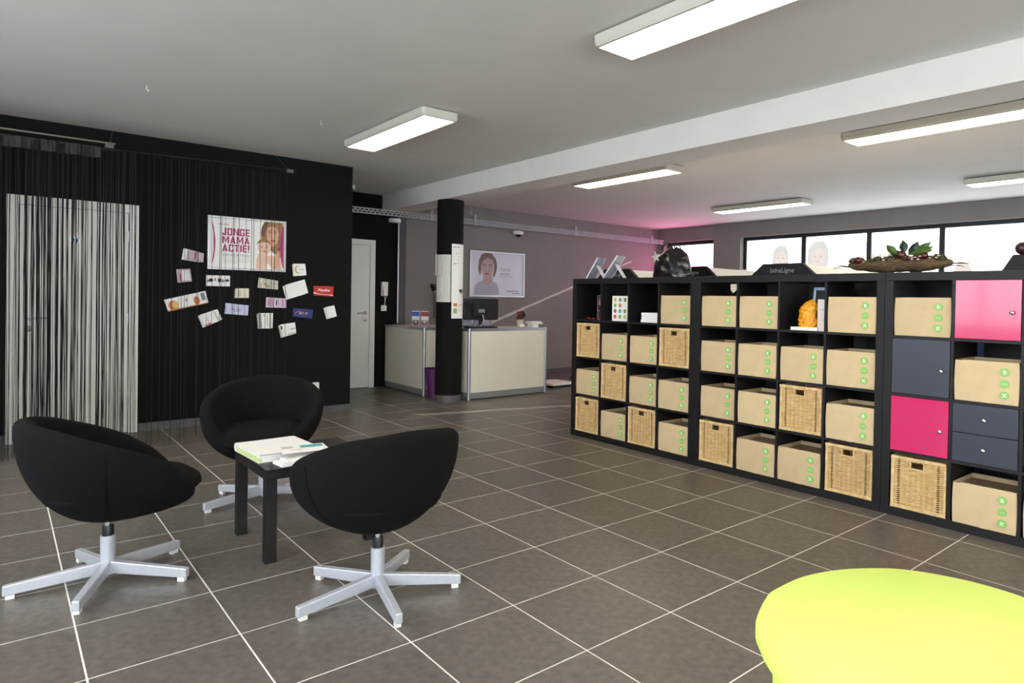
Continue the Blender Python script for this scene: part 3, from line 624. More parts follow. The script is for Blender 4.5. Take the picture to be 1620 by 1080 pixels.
# ------------------------------------------------------------------ tub chairs
def interp(tab, a):
    for (a0, v0), (a1, v1) in zip(tab[:-1], tab[1:]):
        if a <= a1:
            t = (a-a0)/(a1-a0); t = t*t*(3-2*t)*.5+t*.5; return v0+(v1-v0)*t
    return tab[-1][1]
HT = [(0, .36), (18, .37), (30, .425), (45, .50), (65, .58), (90, .65), (135, .73), (180, .755)]
RT = [(0, .29), (25, .345), (45, .365), (70, .355), (90, .345), (135, .335), (180, .325)]
def sm(tab, a): return sum(interp(tab, abs(a+d) if a+d <= 180 else 360-a-d) for d in (-15, -10, -5, 0, 5, 10, 15))/7
def chair_shell():
    N = 64; TH = .072; Z0 = .272; rows = []
    prof = []
    def pt(phi, kind, t):
        a = abs(math.degrees(phi)); a = a if a <= 180 else 360-a
        h = sm(HT, a); R = sm(RT, a); th = TH*(1 if a > 40 else .75+.25*a/40); rr = th/2
        if kind == 'o':
            g_ = (1-(1-t)**2.1)**.5; return R*g_, Z0+(h-rr-Z0)*t
        if kind == 'a':
            return R-rr+rr*cos(pi*t)*1, h-rr+rr*sin(pi*t)
        zi = h-rr+(min(.41, h-rr-.01)-(h-rr))*t; return (R-th)*(1-.30*t), zi
    seq = [('o', (i/16)**1.9) for i in range(0, 17)]+[('a', i/6) for i in range(1, 7)]+[('i', i/5) for i in range(1, 6)]
    vs = []
    for kd, t in seq:
        for k in range(N):
            phi = 2*pi*k/N; pp = phi if phi <= pi else phi-2*pi
            r, z = pt(pp, kd, t); r = max(r, .001)
            vs.append((r*sin(phi), -r*cos(phi), z))
    m = MB(); n_ = len(seq); m.add(vs, [(j*N+k, j*N+(k+1) % N, (j+1)*N+(k+1) % N, (j+1)*N+k) for j in range(n_-1) for k in range(N)]+[tuple((n_-1)*N+k for k in range(N))])
    return m
def make_chair(label):
    t = thing('tub_chair', label, 'chair', (0, 0, 0), 0, 'black tub chairs around the low table')
    sh = part('shell', chair_shell(), M_FABRIC, t, smooth=True)
    for sgn in (-1, 1):
        pts = []
        for i in range(9):
            tt = .25+.72*i/8; a = 100; R = interp(RT, a); h = interp(HT, a); g_ = (1-(1-tt)**2.1)**.5
            pts.append(((R*g_+.001)*sin(RD(a))*sgn, -(R*g_+.001)*cos(RD(a)), .272+(h-.036-.272)*tt))
        part('seam', MB().tube(pts, .0022, 5), M_FABRIC, sh, smooth=True)
    cs = MB(); N = 40; vs = []
    prof = [(.0, .38), (.75, .38), (.93, .392), (1, .42), (.98, .45), (.88, .472), (.6, .48), (0, .482)]
    for r, z in prof:
        for k in range(N):
            a = 2*pi*k/N; f = max(-cos(a), 0)   # front bulge is towards -y
            x = sin(a); y = cos(a); e = 2.6
            q = (abs(x)**e+abs(y)**e)**(-1/e); X = .25*x*q*r; Y = (.245 if y > 0 else .36)*y*q*r
            vs.append((X, Y, z-(.02 if y < 0 else 0)*(y*r)**2))
    cs.add(vs, [(j*N+k, j*N+(k+1) % N, (j+1)*N+(k+1) % N, (j+1)*N+k) for j in range(len(prof)-1) for k in range(N)])
    part('seat_cushion', cs, M_FABRIC, t, smooth=True)
    part('gas_lift', MB().lathe([(.014, .24), (.014, .285)], 16), M_CHROME, t, smooth=True)
    part('lift_collar', MB().lathe([(.022, .195), (.022, .243), (.020, .248)], 20), M_BLACKP, t, smooth=True)
    part('column', MB().lathe([(.029, .03), (.029, .202)], 24), M_ALU, t, smooth=True)
    return t
def base_legs(t, ang):
    lm = MB(); lm.add([(.02, -.016, .034), (.02, .016, .034), (.355, .014, .016), (.355, -.014, .016), (.02, -.016, .088), (.02, .016, .088), (.355, .014, .058), (.355, -.014, .058)],
                      [(0, 1, 2, 3), (4, 7, 6, 5), (0, 4, 5, 1), (1, 5, 6, 2), (2, 6, 7, 3), (3, 7, 4, 0)])
    me = None
    for k in range(5):
        if me is None:
            o = part('base_leg', lm, M_ALU, t, bevel=.004); me = o.data
            gm = B(.315, -.011, 0, .345, .011, .022); gl = part('foot_glide', gm, M_WHITEP, o); gme = gl.data
        else:
            o = link('base_leg', me, t); b = o.modifiers.new('bevel', 'BEVEL'); b.width = .004; b.segments = 2; gl = link('foot_glide', gme, o)
        o.rotation_euler = (0, 0, ang+k*2*pi/5)
CH = make_chair('black tub chair at the left, side on, in front of the string curtain')
def chair_at(src, loc, face, legs, label, first=False):
    # face: world angle the seat looks to ; local front is -y
    c = src if first else dup(src, 'tub_chair')
    c.location = loc; rz = face+pi/2; c.rotation_euler = (0, 0, rz); c['label'] = label
    return c, rz, legs
cc = [chair_at(CH, (.372, 3.60, 0), RD(2), 31, CH['label'], True),
      chair_at(CH, (1.235, 2.715, 0), RD(92), 43, 'black tub chair seen from behind, nearest the camera'),
      chair_at(CH, (1.25, 4.42, 0), RD(-112), 48, 'black tub chair facing the camera behind the low table')]
for c, rz, lg in cc: base_legs(c, RD(lg)-rz)

# ------------------------------------------------------------------ low table and papers
t = thing('low_table', 'square black-brown low side table between the three tub chairs', 'table', (.955, 3.335, 0))
part('tabletop', B(0, 0, .40, .55, .55, .45), M_WOODK, t, bevel=.002)
for a in (0.001, .499):
    for b in (0.001, .499): part('leg', B(a, b, 0, a+.05, b+.05, .40), M_WOODK, t)
t = thing('ring_binder', 'white ring binder with pale green inner sheets lying on the low table', 'binder', (.965, 3.495, .4502), RD(3))
part('back_cover', B(0, 0, 0, .30, .36, .003), M_WHITEP, t)
part('front_cover', MB().add([(.0, 0, .04), (.31, 0, .036), (.31, .36, .036), (0, .36, .04), (0, 0, .043), (.31, 0, .039), (.31, .36, .039), (0, .36, .043)], [(0, 3, 2, 1), (4, 5, 6, 7), (0, 1, 5, 4), (1, 2, 6, 5), (2, 3, 7, 6), (3, 0, 4, 7)]), M_PAPER, t)
part('spine', MB().tube([(.0, .352, .0215), (.305, .352, .0215)], .0215, 10), M_WHITEP, t, smooth=True)
part('green_sheets', B(.004, .012, .004, .27, .34, .020), mat('pale_green_sheets', (206, 220, 150), .8), t); part('sheets', B(.012, .008, .020, .285, .34, .035).box(.02, .006, .004, .285, .011, .020), M_PAPER, t)
def booklet(loc, rz, w, h, th, label, prints, name='brochure'):
    mb = MB(); mb.m(M_PAPER); mb.box(0, 0, 0, w, h, th); P = lambda u, v, l=0: (u*w, v*h, th+.0004*l)
    for p in prints: p(mb, P)
    o = part(name, mb, None, None, loc=loc, rz=rz); tag(o, label, 'brochure', 'brochures on the low table'); return o
booklet((1.03, 3.345, .4505), RD(6), .21, .11, .014, 'thick white brochure lowest of the pile on the low table', [rc(C_LG, .1, .1, .4, .3)])
booklet((1.06, 3.365, .465), RD(2), .21, .10, .008, 'white brochure in the middle of the pile on the low table', [rc(C_LG, .1, .6, .3, .8)])
booklet((1.06, 3.43, .4955), RD(-8), .22, .16, .004, 'brochure with a teal block lying partly over the ring binder', [rc(M_TEAL, .45, .55, .95, .92), rc(C_OR, .2, .3, .45, .36), rc(C_LG, .05, .6, .3, .95)])

# ------------------------------------------------------------------ reception desks
def desk(label, x0, y0, x1, y1, h, posts):
    t = thing('reception_desk', label, 'desk', (x0, y0, 0)); w, d = x1-x0, y1-y0
    part('front_panel', B(.012, .004, .09, w-.012, .02, h-.035), M_CREAM, t)
    part('side_panel', B(.004, .02, .09, .02, d-.004, h-.035), M_CREAM, t, label='panel on the left end')
    part('side_panel', B(w-.02, .02, .09, w-.004, d-.004, h-.035), M_CREAM, t)
    part('worktop', B(0, 0, h-.035, w, d, h-.006), M_CREAM, t, bevel=.003)
    part('edge_trim', B(-.003, -.004, h-.034, w+.003, 0, h).box(-.004, -.004, h-.034, 0, d, h), M_STEEL, t)
    part('plinth', B(.006, .006, .012, w-.006, d-.004, .09), mat('grey_plinth', (128, 126, 124), .5), t)
    for (px_, py_) in posts: part('corner_post', MB().lathe([(.02, 0.003), (.02, h)], 16, (px_, py_, 0)), M_STEEL, t, smooth=True)
    part('foot', B(.05, .05, 0, .1, .1, .012).box(w-.1, .05, 0, w-.05, .1, .012).box(.05, d-.1, 0, .1, d-.05, .012), M_BLACKP, t)
    return t
desk('cream reception counter left of the pillar, end-on to the hall', 4.134, 7.785, 4.80, 8.955, .895, [(.005, .005)])
desk('cream reception desk right of the pillar with steel corner post', 4.425, 7.16, 5.655, 7.775, .905, [(.005, .005), (1.225, .005)])
HD = .9
# monitor (seen from behind)
t = thing('computer_monitor', 'black computer monitor seen from behind on the reception desk', 'monitor', (4.83, 7.53, .90), RD(-8))
part('screen_housing', MB().rbox(-.245, -.02, .10, .245, .025, .385, .012, 'y'), M_BLACKP, t, bevel=.004)
part('rear_bulge', MB().rbox(-.14, -.05, .15, .14, -.02, .33, .03, 'y'), M_BLACKP, t)
part('rating_label', B(-.06, -.0515, .20, .03, -.05, .245), M_STEEL, t); part('neck', B(-.025, -.02, .01, .025, .015, .14), M_BLACKP, t)
part('cable', MB().tube([(.0, -.055, .17), (.01, -.07, .11), (-.01, -.06, .04), (-.05, -.03, .01)], .006, 6), M_WHITEP, t, smooth=True)
part('stand_foot', MB().lathe([(.13, 0), (.13, .012), (.03, .02)], 28, (0, 0, 0)), M_BLACKP, t, smooth=True)
t = thing('keyboard_tray', 'low black docking box under the monitor on the reception desk', 'device', (4.47, 7.22, .90)); part('body', MB().rbox(0, 0, 0, .42, .16, .022, .01), M_BLACKP, t); part('pad', B(.03, .02, .022, .39, .14, .026), M_BLACKG, t)
t = thing('desk_organiser', 'clear plastic document rack with papers behind the monitor', 'organiser', (4.55, 7.66, .90))
for x_ in (0, .27, .54): part('wall', B(x_, 0, 0, x_+.004, .06, .26), M_ACRYL, t)
part('back', B(0, .06, 0, .544, .064, .30), M_ACRYL, t)
for x_ in (.01, .28): part('paper', B(x_, .045, .02, x_+.24, .048, .36), M_LILAC, t)
t = thing('flower_pot', 'small cream pot with dark red flowers at the right end of the desk', 'plant', (5.36, 7.37, .90))
part('pot', MB().lathe([(.038, 0), (.05, .10), (.044, .10), (.04, .06)], 20), M_POT, t, smooth=True)
fm = MB()
for k in range(22): a = random.uniform(0, 6.28); r = random.uniform(0, .06); fm.m(mat('dark_leaf', (44, 50, 36), .6) if k % 3 else mat('red_petal', (150, 28, 36), .6)); fm.blob((r*cos(a), r*sin(a), .13+random.uniform(0, .07)), .022, 8, 6, .25, 3, seed=k)
part('flowers', fm, None, t, smooth=True)
t = thing('card_holder', 'white name card with red edge on the reception desk', 'card', (5.27, 7.25, .90)); part('card', MB().prism([(0, 0), (.075, 0), (.075, .05), (0, .05)], -.002, .002), M_PAPER, t); part('base', B(-.005, -.012, 0, .08, .02, .012), mat('rose_plastic', (206, 120, 130), .5), t)
t = thing('white_box', 'small white box under a flat white case at the right end of the desk', 'box', (5.475, 7.235, .90)); part('body', B(0, 0, 0, .1, .12, .05), M_WHITEP, t, bevel=.004)
t = thing('white_case', 'flat white case lying on the small box on the desk', 'case', (5.44, 7.21, .95)); part('lower_half', MB().rbox(0, 0, 0, .20, .17, .018, .01), M_WHITEP, t); part('lid', MB().rbox(.005, .005, .02, .18, .165, .036, .01), M_WHITEP, t); part('hinge_pin', B(.02, .16, .014, .18, .168, .022), M_STEEL, t)
def stand(loc, mt, label, rz=RD(-40)):
    t = thing('leaflet_stand', label, 'leaflet stand', loc, rz)
    part('leaflets', B(-.05, .01, .01, .05, .022, .21), M_PAPER, t)
    mb = MB(); P = flat(1, 1, .0095, .0006)
    poly(mb, M_PAPER, P, [(-.05, .01), (.05, .01), (.05, .21), (-.05, .21)], 0); poly(mb, mt, P, [(-.05, .14), (.05, .14), (.05, .2), (-.05, .2)], 1); poly(mb, mt if mt is not M_BB else M_RED, P, ell(0, .05, .045, .035, 14), 1)
    poly(mb, M_PAPER, P, ell(.0, .065, .018, .02, 12), 2); part('cover', mb, None, t)
    part('holder', B(-.055, -.004, 0, .055, -.001, .09).box(-.055, .026, 0, .055, .029, .22).box(-.055, -.004, 0, .055, .03, .006), M_ACRYL, t); return t
M_BB = mat('print_blue', (40, 84, 160), .5)
stand((4.20, 8.16, .895), M_BB, 'acrylic stand of blue and white leaflets on the left counter'); stand((4.26, 8.02, .895), mat('print_crimson', (160, 30, 60), .5), 'acrylic stand of red leaflets on the left counter')
t = thing('desk_phone', 'small black device at the far end of the left counter', 'device', (4.2, 8.8, .895)); part('body', MB().rbox(0, 0, 0, .1, .08, .02, .01), M_BLACKP, t); part('knob', MB().lathe([(.014, .02), (.014, .035), (.006, .04)], 12, (.06, .03, 0)), M_CHROME, t, smooth=True)
t = thing('leaflet_rack', 'clear wall rack of pink leaflets on the far wall left of the pillar', 'rack', (4.925, YG, .98))
for z in (.0, .16, .32): part('tier', B(-.0, -.06, z, .36, -.055, z+.15).box(0, -.055, z, .36, 0, z+.004), M_ACRYL, t); part('leaflets', B(.02, -.045, z+.006, .34, -.02, z+.2), mat('print_pinkleaf', (206, 150, 170), .6), t)
part('side', B(-.004, -.06, 0, 0, 0, .52).box(.36, -.06, 0, .364, 0, .52), M_ACRYL, t)
t = thing('wall_speaker', 'small dark bracket device on the far wall left of the pillar', 'device', (4.86, YG, 1.39)); part('body', MB().prism([(0, .1), (.12, .1), (.09, 0), (.04, 0)], -.09, 0), M_BLACKP, t); part('bracket', B(.03, -.08, -.01, .1, 0, 0), M_STEEL, t)
o = part('wall_notice', B(4.945, YG-.004, 1.62, 5.25, YG, 1.95), M_PAPER); tag(o, 'white paper notice on the far wall, edge showing left of the pillar', 'notice')
t = thing('waste_bin', 'tall purple waste bin standing between the left counter and the pillar', 'bin', (4.20, 7.62, 0))
part('body', MB().lathe([(.085, 0), (.125, .37), (.119, .37), (.08, .01)], 28), M_PURPLE, t, smooth=True); part('rim', MB().lathe([(.126, .365), (.133, .37), (.133, .38), (.119, .38)], 28, caps=False), M_PURPLE, t, smooth=True)
# notices on the pillar
def wrap(label, a0, a1, z0, z1, base, prints, cat='notice', name='pillar_notice', rr=.1645):
    P = lambda u, v, l=0: (4.235+(rr+.0008*l)*sin(a0+(a1-a0)*u), 7.335-(rr+.0008*l)*cos(a0+(a1-a0)*u), z0+(z1-z0)*v)
    mb = MB(); mb.m(base); mb.grid(lambda u, v: P(u, v, 0), 10, 2); mb.grid(lambda u, v: P(u, v, 1), 10, 2)
    for p in prints: p(mb, lambda u, v, l=0: P(u, v, l+2))
    o = part(name, mb, None, smooth=False); tag(o, label, cat, 'paper notices taped to the pillar')
va = math.atan2(4.235, 7.335)*-1   # azimuth that looks at the camera
lines = lambda n, v0, v1, mt: [rc(mt, .1, v0+(v1-v0)*k/n, random.uniform(.6, .92), v0+(v1-v0)*k/n+.006) for k in range(n)]
def azi(xf): return va+math.asin(max(-.99, min(.99, xf)))
wrap('greyish printed notice taped to the left side of the pillar', azi(-.97), azi(.07), 1.235, 1.82, mat('notice_grey', (206, 202, 194), .8), [rc(C_LG, .05, .56, .95, .86)]+lines(5, .88, .98, M_GINK)+lines(4, .05, .14, M_GINK)+[rc(C_BE, .1, .2, .9, .52), el(C_OR, .5, .7, .03, .01, 2), rc(M_GINK, .1, .54, .45, .546)])
wrap('tall white notice taped to the right side of the pillar, topmost', azi(.13), azi(.99), 1.235, 1.955, M_PAPER, lines(6, .62, .95, M_GINK)+[rc(M_INK, .1, .94, .5, .955), el(M_INK, .2, .66, .1, .006), el(M_GINK, .7, .19, .2, .04), el(M_INK, .6, .2, .12, .025, 2), el(M_INK, .7, .12, .03, .006)])
wrap('smaller white notice with small pictures, lowest on the pillar', azi(.16), azi(1), 1.035, 1.24, M_PAPER, [rc(C_OR, .1, .72, .34, .92), rc(C_GR, .1, .3, .34, .6), rc(M_GINK, .45, .8, .9, .83), rc(M_GINK, .45, .7, .8, .72), rc(M_GINK, .45, .5, .9, .52), rc(M_GINK, .1, .12, .9, .15)], rr=.1655)
# platform scale and stool beside the far end of the shelves
t = thing('platform_scale', 'white platform scale on the floor between desk and shelves', 'scale', (6.0, 7.42, 0), RD(2)); part('platform', MB().rbox(0, 0, .035, .42, .42, .07, .04), M_WHITEP, t, bevel=.006); part('base', B(.03, .03, 0, .39, .39, .035), M_BLACKP, t)
t = thing('round_stool', 'round stool with beige padded seat peeking out past the left shelf unit', 'stool', (7.15, 8.0, 0))
part('seat', MB().lathe([(.0, .60), (.15, .60), (.18, .57), (.19, .54)], 28), mat('beige_vinyl', (150, 138, 116), .5), t, smooth=True); part('seat_shell', MB().lathe([(.19, .54), (.18, .50), (.1, .48)], 28), M_BLACKP, t, smooth=True)
part('column', MB().lathe([(.022, .05), (.022, .49)], 14), M_CHROME, t, smooth=True)
for k in range(5): part('base_leg', MB().tube([(0, 0, .06), (.24*cos(k*1.2566), .24*sin(k*1.2566), .035)], .015, 8), M_BLACKP, t, smooth=True); part('castor', MB().lathe([(.018, 0), (.02, .02), (.012, .036)], 10, (.24*cos(k*1.2566), .24*sin(k*1.2566), 0)), M_BLACKP, t)

# ------------------------------------------------------------------ shelf units
SX = 4.106; UW = 1.49; YS = 4.800; FR = .05; CELL = .335; DV = (UW-2*FR-4*CELL)/3; DEP = .39
def cell_x(c): return FR+c*(CELL+DV)
def cell_z(r): return FR+(3-r)*(CELL+DV)      # r = 0 top row
def make_unit(y, label):
    t = thing('shelf_unit', label, 'shelf', (SX, y-.001, 0), SW, 'black-brown cube shelf units')
    w = UW-.002
    part('top_panel', B(0, 0, UW-FR, w, DEP, UW), M_WOODK, t, bevel=.0012); part('bottom_panel', B(0, 0, 0, w, DEP, FR), M_WOODK, t, bevel=.0012)
    for x in (0, w-FR): part('side_panel', B(x, 0, FR, x+FR, DEP, UW-FR), M_WOODK, t, bevel=.0012)
    for c in (1, 2, 3): part('divider', B(cell_x(c)-DV, .002, FR, cell_x(c), DEP-.002, UW-FR), M_WOODK, t)
    for r in (0, 1, 2):
        for c in range(4): part('shelf_board', B(cell_x(c), .002, cell_z(r)-DV, cell_x(c)+CELL-(.002 if c == 3 else 0), DEP-.002, cell_z(r)), M_WOODK, t)
    return t
UY = [YS, YS-UW, YS-2*UW]
U0 = make_unit(UY[0], 'left black-brown cube shelf unit, furthest from the camera')
U1 = place(U0, (SX, UY[1]-.001, 0), SW, 'middle black-brown cube shelf unit, under the flower arrangement', 'black-brown cube shelf units')
U2 = place(U0, (SX, UY[2]-.001, 0), SW, 'right black-brown cube shelf unit with pink and anthracite doors', 'black-brown cube shelf units')
def knob(parent, x, z, y0=-.018):
    part('knob', MB().lathe([(.005, 0), (.005, .010), (.011, .014), (.011, .02), (.006, .024)], 14, M=Matrix.Translation((x, y0, z)) @ Matrix.Rotation(pi/2, 4, 'X')), M_CHROME, parent, smooth=True)
def udoor(c, r, mt, label, kx=.29):
    x, z = cell_x(c), cell_z(r)
    d = part('door', B(x+.002, .001, z+.002, x+CELL-.004, .018, z+CELL-.002), mt, U2, bevel=.001, label=label); knob(d, x+kx, z+CELL*.46, .001)
    part('door_carcass', B(x+.002, .018, z+.001, x+.012, .37, z+CELL-.001).box(x+CELL-.014, .018, z+.001, x+CELL-.004, .37, z+CELL-.001).box(x+.012, .36, z+.001, x+CELL-.014, .37, z+CELL-.001), mt, U2)
udoor(1, 0, M_PINK, 'glossy pink door, top row'); udoor(0, 1, M_ANTH, 'anthracite door'); udoor(0, 2, M_PINK, 'glossy pink door, third row'); udoor(2, 1, M_PINK, 'glossy pink door at the photo edge')
for k in (0, 1):
    x, z = cell_x(1), cell_z(2)+k*CELL/2
    d = part('drawer', B(x+.002, .001, z+.002, x+CELL-.004, .018, z+CELL/2-.002), M_ANTH, U2, label='anthracite drawer front', bevel=.001); knob(d, x+CELL/2, z+CELL*.25, .001)
    part('drawer_box', B(x+.006, .018, z+.006, x+CELL-.008, .34, z+CELL/2-.02), M_ANTH, U2)
def ipos(u, c, r, off=0): return (SX, UY[u]-cell_x(c)-off, cell_z(r))
# cardboard box
bt = thing('cardboard_box', 'x', 'box', (0, 0, 0), 0, 'open cardboard boxes in the shelves')
BW, BD, BH = .318, .31, .232
b = MB(); b.m(M_CARD)
def fp(u, v): return (u*BW+.004*sin(pi*v)*(1 if u > .5 else -1)*(abs(2*u-1)), -.007*sin(pi*u)*sin(pi*v), v*BH)
b.grid(fp, 8, 6); b.grid(lambda u, v: (fp(u, v)[0], fp(u, v)[1]+.006, fp(u, v)[2]), 8, 6)
b.box(0, -.0, BH-.004, BW, .016, BH); b.box(0, .003, 0, .004, BD, BH); b.box(BW-.004, .003, 0, BW, BD, BH); b.box(0, BD-.016, 0, BW, BD, BH); b.box(0, .003, 0, BW, BD, .004)
b.box(BW*.45, -.006, -.0, BW*.58, .0, .006)
part('body', b, M_CARD, bt)
part('lid_panel', B(.004, .016, BH-.03, BW-.004, BD-.016, BH-.026), M_CARDD, bt)
part('lid_handle', MB().rbox(BW-.09, .05, BH-.027, BW-.03, .075, BH-.0255, .01), M_INK, bt)
for nm, zc, ch in (('B', .765, 'B'), ('mid', .49, None), ('X', .22, 'X')):
    s = MB(); P = lambda u, v, l=0: (BW*.795+u, -.0085-.0006*l, BH*zc+v)
    s.m(M_GREEN); s.add([P(u, v, 0) for u, v in ell(0, 0, .0225, .0225, 24)]+[(P(u, v, 0)[0], -.001, P(u, v, 0)[2]) for u, v in ell(0, 0, .0225, .0225, 24)], [tuple(range(24))]+[(i, (i+1) % 24, 24+(i+1) % 24, 24+i) for i in range(24)])
    if ch: text(s, M_PAPER, ch, P, 0, -.0095, .028, 'CENTER', .03)
    else: text(s, M_PAPER, '~~~~', P, 0, -.004, .014, 'CENTER', .01)
    part('sticker', s, None, bt, label={'B': 'round green sticker with a white B', 'mid': 'round green sticker with fine white script', 'X': 'round green sticker with a white X'}[nm])
# basket
kt = thing('wicker_basket', 'x', 'basket', (0, 0, 0), 0, 'rattan baskets in the shelves')
KW, KD, KH = .318, .33, .318
body = MB(); body.box(0, .004, 0, .006, KD, KH).box(KW-.006, .004, 0, KW, KD, KH).box(.006, KD-.006, 0, KW-.006, KD, KH).box(.006, .01, 0, KW-.006, KD-.006, .006)
part('body', body, M_WICK, kt)
we = MB(); NS = 44; hx0, hx1, hz0, hz1 = KW/2-.042, KW/2+.030, KH-.062, KH-.024
zb, zt = .018, KH-.02; dz = (zt-zb)/NS; stp = .0165
def strand(xa, xb, z, ph):
    n_ = max(1, int(round((xb-xa)/stp))); vs = []
    for i in range(n_+1):
        x = xa+(xb-xa)*i/n_; k_ = int(round((x)/stp)); y = .004+(.0028 if (k_+ph) % 2 else -.0028)
        vs += [(x, y-.0022, z), (x, y, z+dz*.48), (x, y+.0022, z), (x, y, z-dz*.48)]
    fs = [(i*4+a, i*4+(a+1) % 4, i*4+4+(a+1) % 4, i*4+4+a) for i in range(n_) for a in range(4)]; we.add(vs, fs)
for k in range(NS):
    z = zb+dz*(k+.5); cuts = []
    if k % 2: cuts += [(.036, .054), (KW-.054, KW-.036)]
    if hz0 < z < hz1: cuts.append((hx0, hx1))
    cuts.sort(); a = .012
    for c0, c1 in cuts: strand(a, c0, z, k % 2); a = c1
    strand(a, KW-.012, z, k % 2)
part('weave', we, M_WICK, kt, kind='stuff')
part('weave_backing', B(.058, .012, .01, hx0-.004, .014, KH-.02).box(hx1+.004, .012, .01, KW-.058, .014, KH-.02).box(hx0-.004, .012, .01, hx1+.004, .014, hz0-.002), M_CARDD, kt)
rm = MB(); nb = 30
for k in range(nb):
    a0 = KW*k/nb; a1 = KW*(k+1)/nb-.0008
    rm.rbox(a0, -.006, KH-.02, a1, .014, KH, .005, 'x', 2); rm.rbox(a0, -.006, 0, a1, .014, .02, .005, 'x', 2)
    if k > 1 and k < nb-2:
        c0 = KH*k/nb; rm.rbox(-.0, -.006, c0, .016, .014, c0+KH/nb-.0008, .004, 'z', 1); rm.rbox(KW-.016, -.006, c0, KW, .014, c0+KH/nb-.0008, .004, 'z', 1)
rm.box(hx0-.006, -.004, hz0-.006, hx1+.006, .012, hz0).box(hx0-.006, -.004, hz0, hx0, .012, hz1).box(hx1, -.004, hz0, hx1+.006, .012, hz1)
for z in (KH-.008,): rm.rbox(0, .01, z-.01, .012, KD, z+.006, .004, 'y', 1); rm.rbox(KW-.012, .01, z-.01, KW, KD, z+.006, .004, 'y', 1)
part('rim', rm, M_WICKR, kt)
ROW = ['top', 'second', 'third', 'bottom']; UN = ['left', 'middle', 'right']; CO = ['first', 'second', 'third', 'fourth']
LAY = {0: ['...b', 'kbbk', 'bkbb', 'kbkb'], 1: ['bb.b', 'bbbb', 'bbkb', 'kbbk'], 2: ['b.b.', '.b.b', '..b.', 'kbbb']}
fb = fk = True
for u in range(3):
    for r in range(4):
        for c in range(4):
            ch = LAY[u][r][c]
            if u == 2 and c > 2: continue
            if ch == '.': continue
            cond = {0: '', 1: '', 2: ''}[u]
            if ch == 'b':
                lab = 'cardboard box with green stickers, %s row, %s column of the %s shelf unit' % (ROW[r], CO[c], UN[u])
                off = random.uniform(.006, .014); loc = ipos(u, c, r, off); loc = (loc[0]+random.uniform(.006, .02), loc[1], loc[2]+.0008)
                if fb: o = bt; bt.location = loc; bt.rotation_euler = (0, 0, SW); bt['label'] = lab; fb = False
                else: o = place(bt, loc, SW, lab)
                o.rotation_euler = (0, 0, SW+random.uniform(-.012, .012))
            else:
                lab = 'rattan basket, %s row, %s column of the %s shelf unit' % (ROW[r], CO[c], UN[u])
                loc = ipos(u, c, r, .0085); loc = (loc[0]+random.uniform(.008, .014), loc[1], loc[2]+.0008)
                if fk: kt.location = loc; kt.rotation_euler = (0, 0, SW); kt['label'] = lab; fk = False
                else: place(kt, loc, SW, lab)

# things in the open cells
x, y, z = ipos(0, 0, 0)
t = thing('photo_frame', 'narrow picture frame with red and grey picture in the top left cell', 'frame', (x+.10, y-.19, z+.001), SW+.1)
f = MB()
for a in ((0, 0, .13, .008), (0, .222, .13, .23), (0, .008, .006, .222), (.124, .008, .13, .222)): f.box(a[0], 0, a[1], a[2], .012, a[3])
part('frame', f, M_STEEL, t)
mb = MB(); P = flat(1, 1, .006, .0006); poly(mb, M_INK, P, [(.006, .008), (.124, .008), (.124, .222), (.006, .222)], 0); poly(mb, M_GINK, P, ell(.035, .17, .02, .04, 12), 1)
rr = random.Random(5)
for k in range(70): poly(mb, M_RED if k % 5 else M_PAPER, P, ell(.012+rr.random()*.105, .014+rr.random()**1.3*.18, .005, .006, 6), 2)
part('picture', mb, None, t); part('back_strut', B(.05, .012, 0, .08, .05, .15), M_BLACKP, t)
t = thing('bead_string', 'string of small shiny red beads in the top left cell', 'beads', (x+.07, y-.10, z+.001), SW)
for k in range(7): part('bead', MB().blob((-.01+k*.016, .015*sin(k*1.7), .007+(.008 if k % 3 == 0 else 0)), .007, 8, 6), mat('red_bead', (190, 20, 36), .1, coat=1), t, smooth=True)
part('cord', MB().tube([(-.01+k*.016, .015*sin(k*1.7), .006) for k in range(7)], .0012, 5), M_RED, t)
x, y, z = ipos(0, 1, 0)
t = thing('dotted_box_file', 'white box file printed with rows of coloured dots in the top row', 'box file', (x+.03, y-.113, z+.001), SW)
part('body', B(0, 0, 0, .215, .26, .225), M_PAPER, t, bevel=.002)
P = flat(1, 1, -.0005, .0005); dots = [(214, 180, 70), (110, 150, 150), (120, 140, 60), (130, 176, 90), (206, 120, 60), (230, 230, 220), (140, 110, 50), (110, 156, 160), (120, 146, 66), (206, 90, 66), (140, 166, 80), (180, 190, 110)]
for k, c_ in enumerate(dots): mb = MB(); poly(mb, mat('dot_%d' % k, c_, .6), P, ell(.04+(k % 3)*.062, .19-(k//3)*.05, .019, .019, 16), 1); part('printed_dot', mb, None, t)
for k in range(4): mb = MB(); poly(mb, MATS['dot_2'], P, ell(.205, .19-k*.05, .009, .017, 12), 1); part('printed_dot', mb, None, t)

x, y, z = ipos(0, 2, 0)
for k in range(3):
    o = part('white_book', MB().rbox(0, 0, 0, .205, .15, .027, .006, 'y').box(.03, -.001, .012, .12, 0, .014), M_PAPER, None, loc=(x+.03+.003*k, y-.12-.004*(k % 2), z+.001+.028*k), rz=SW)
    tag(o, ['white paperback, lowest of the three stacked in the top row', 'white paperback, middle of the three stacked in the top row', 'white paperback, topmost of the three stacked in the top row'][k], 'book', 'white books in the left unit')
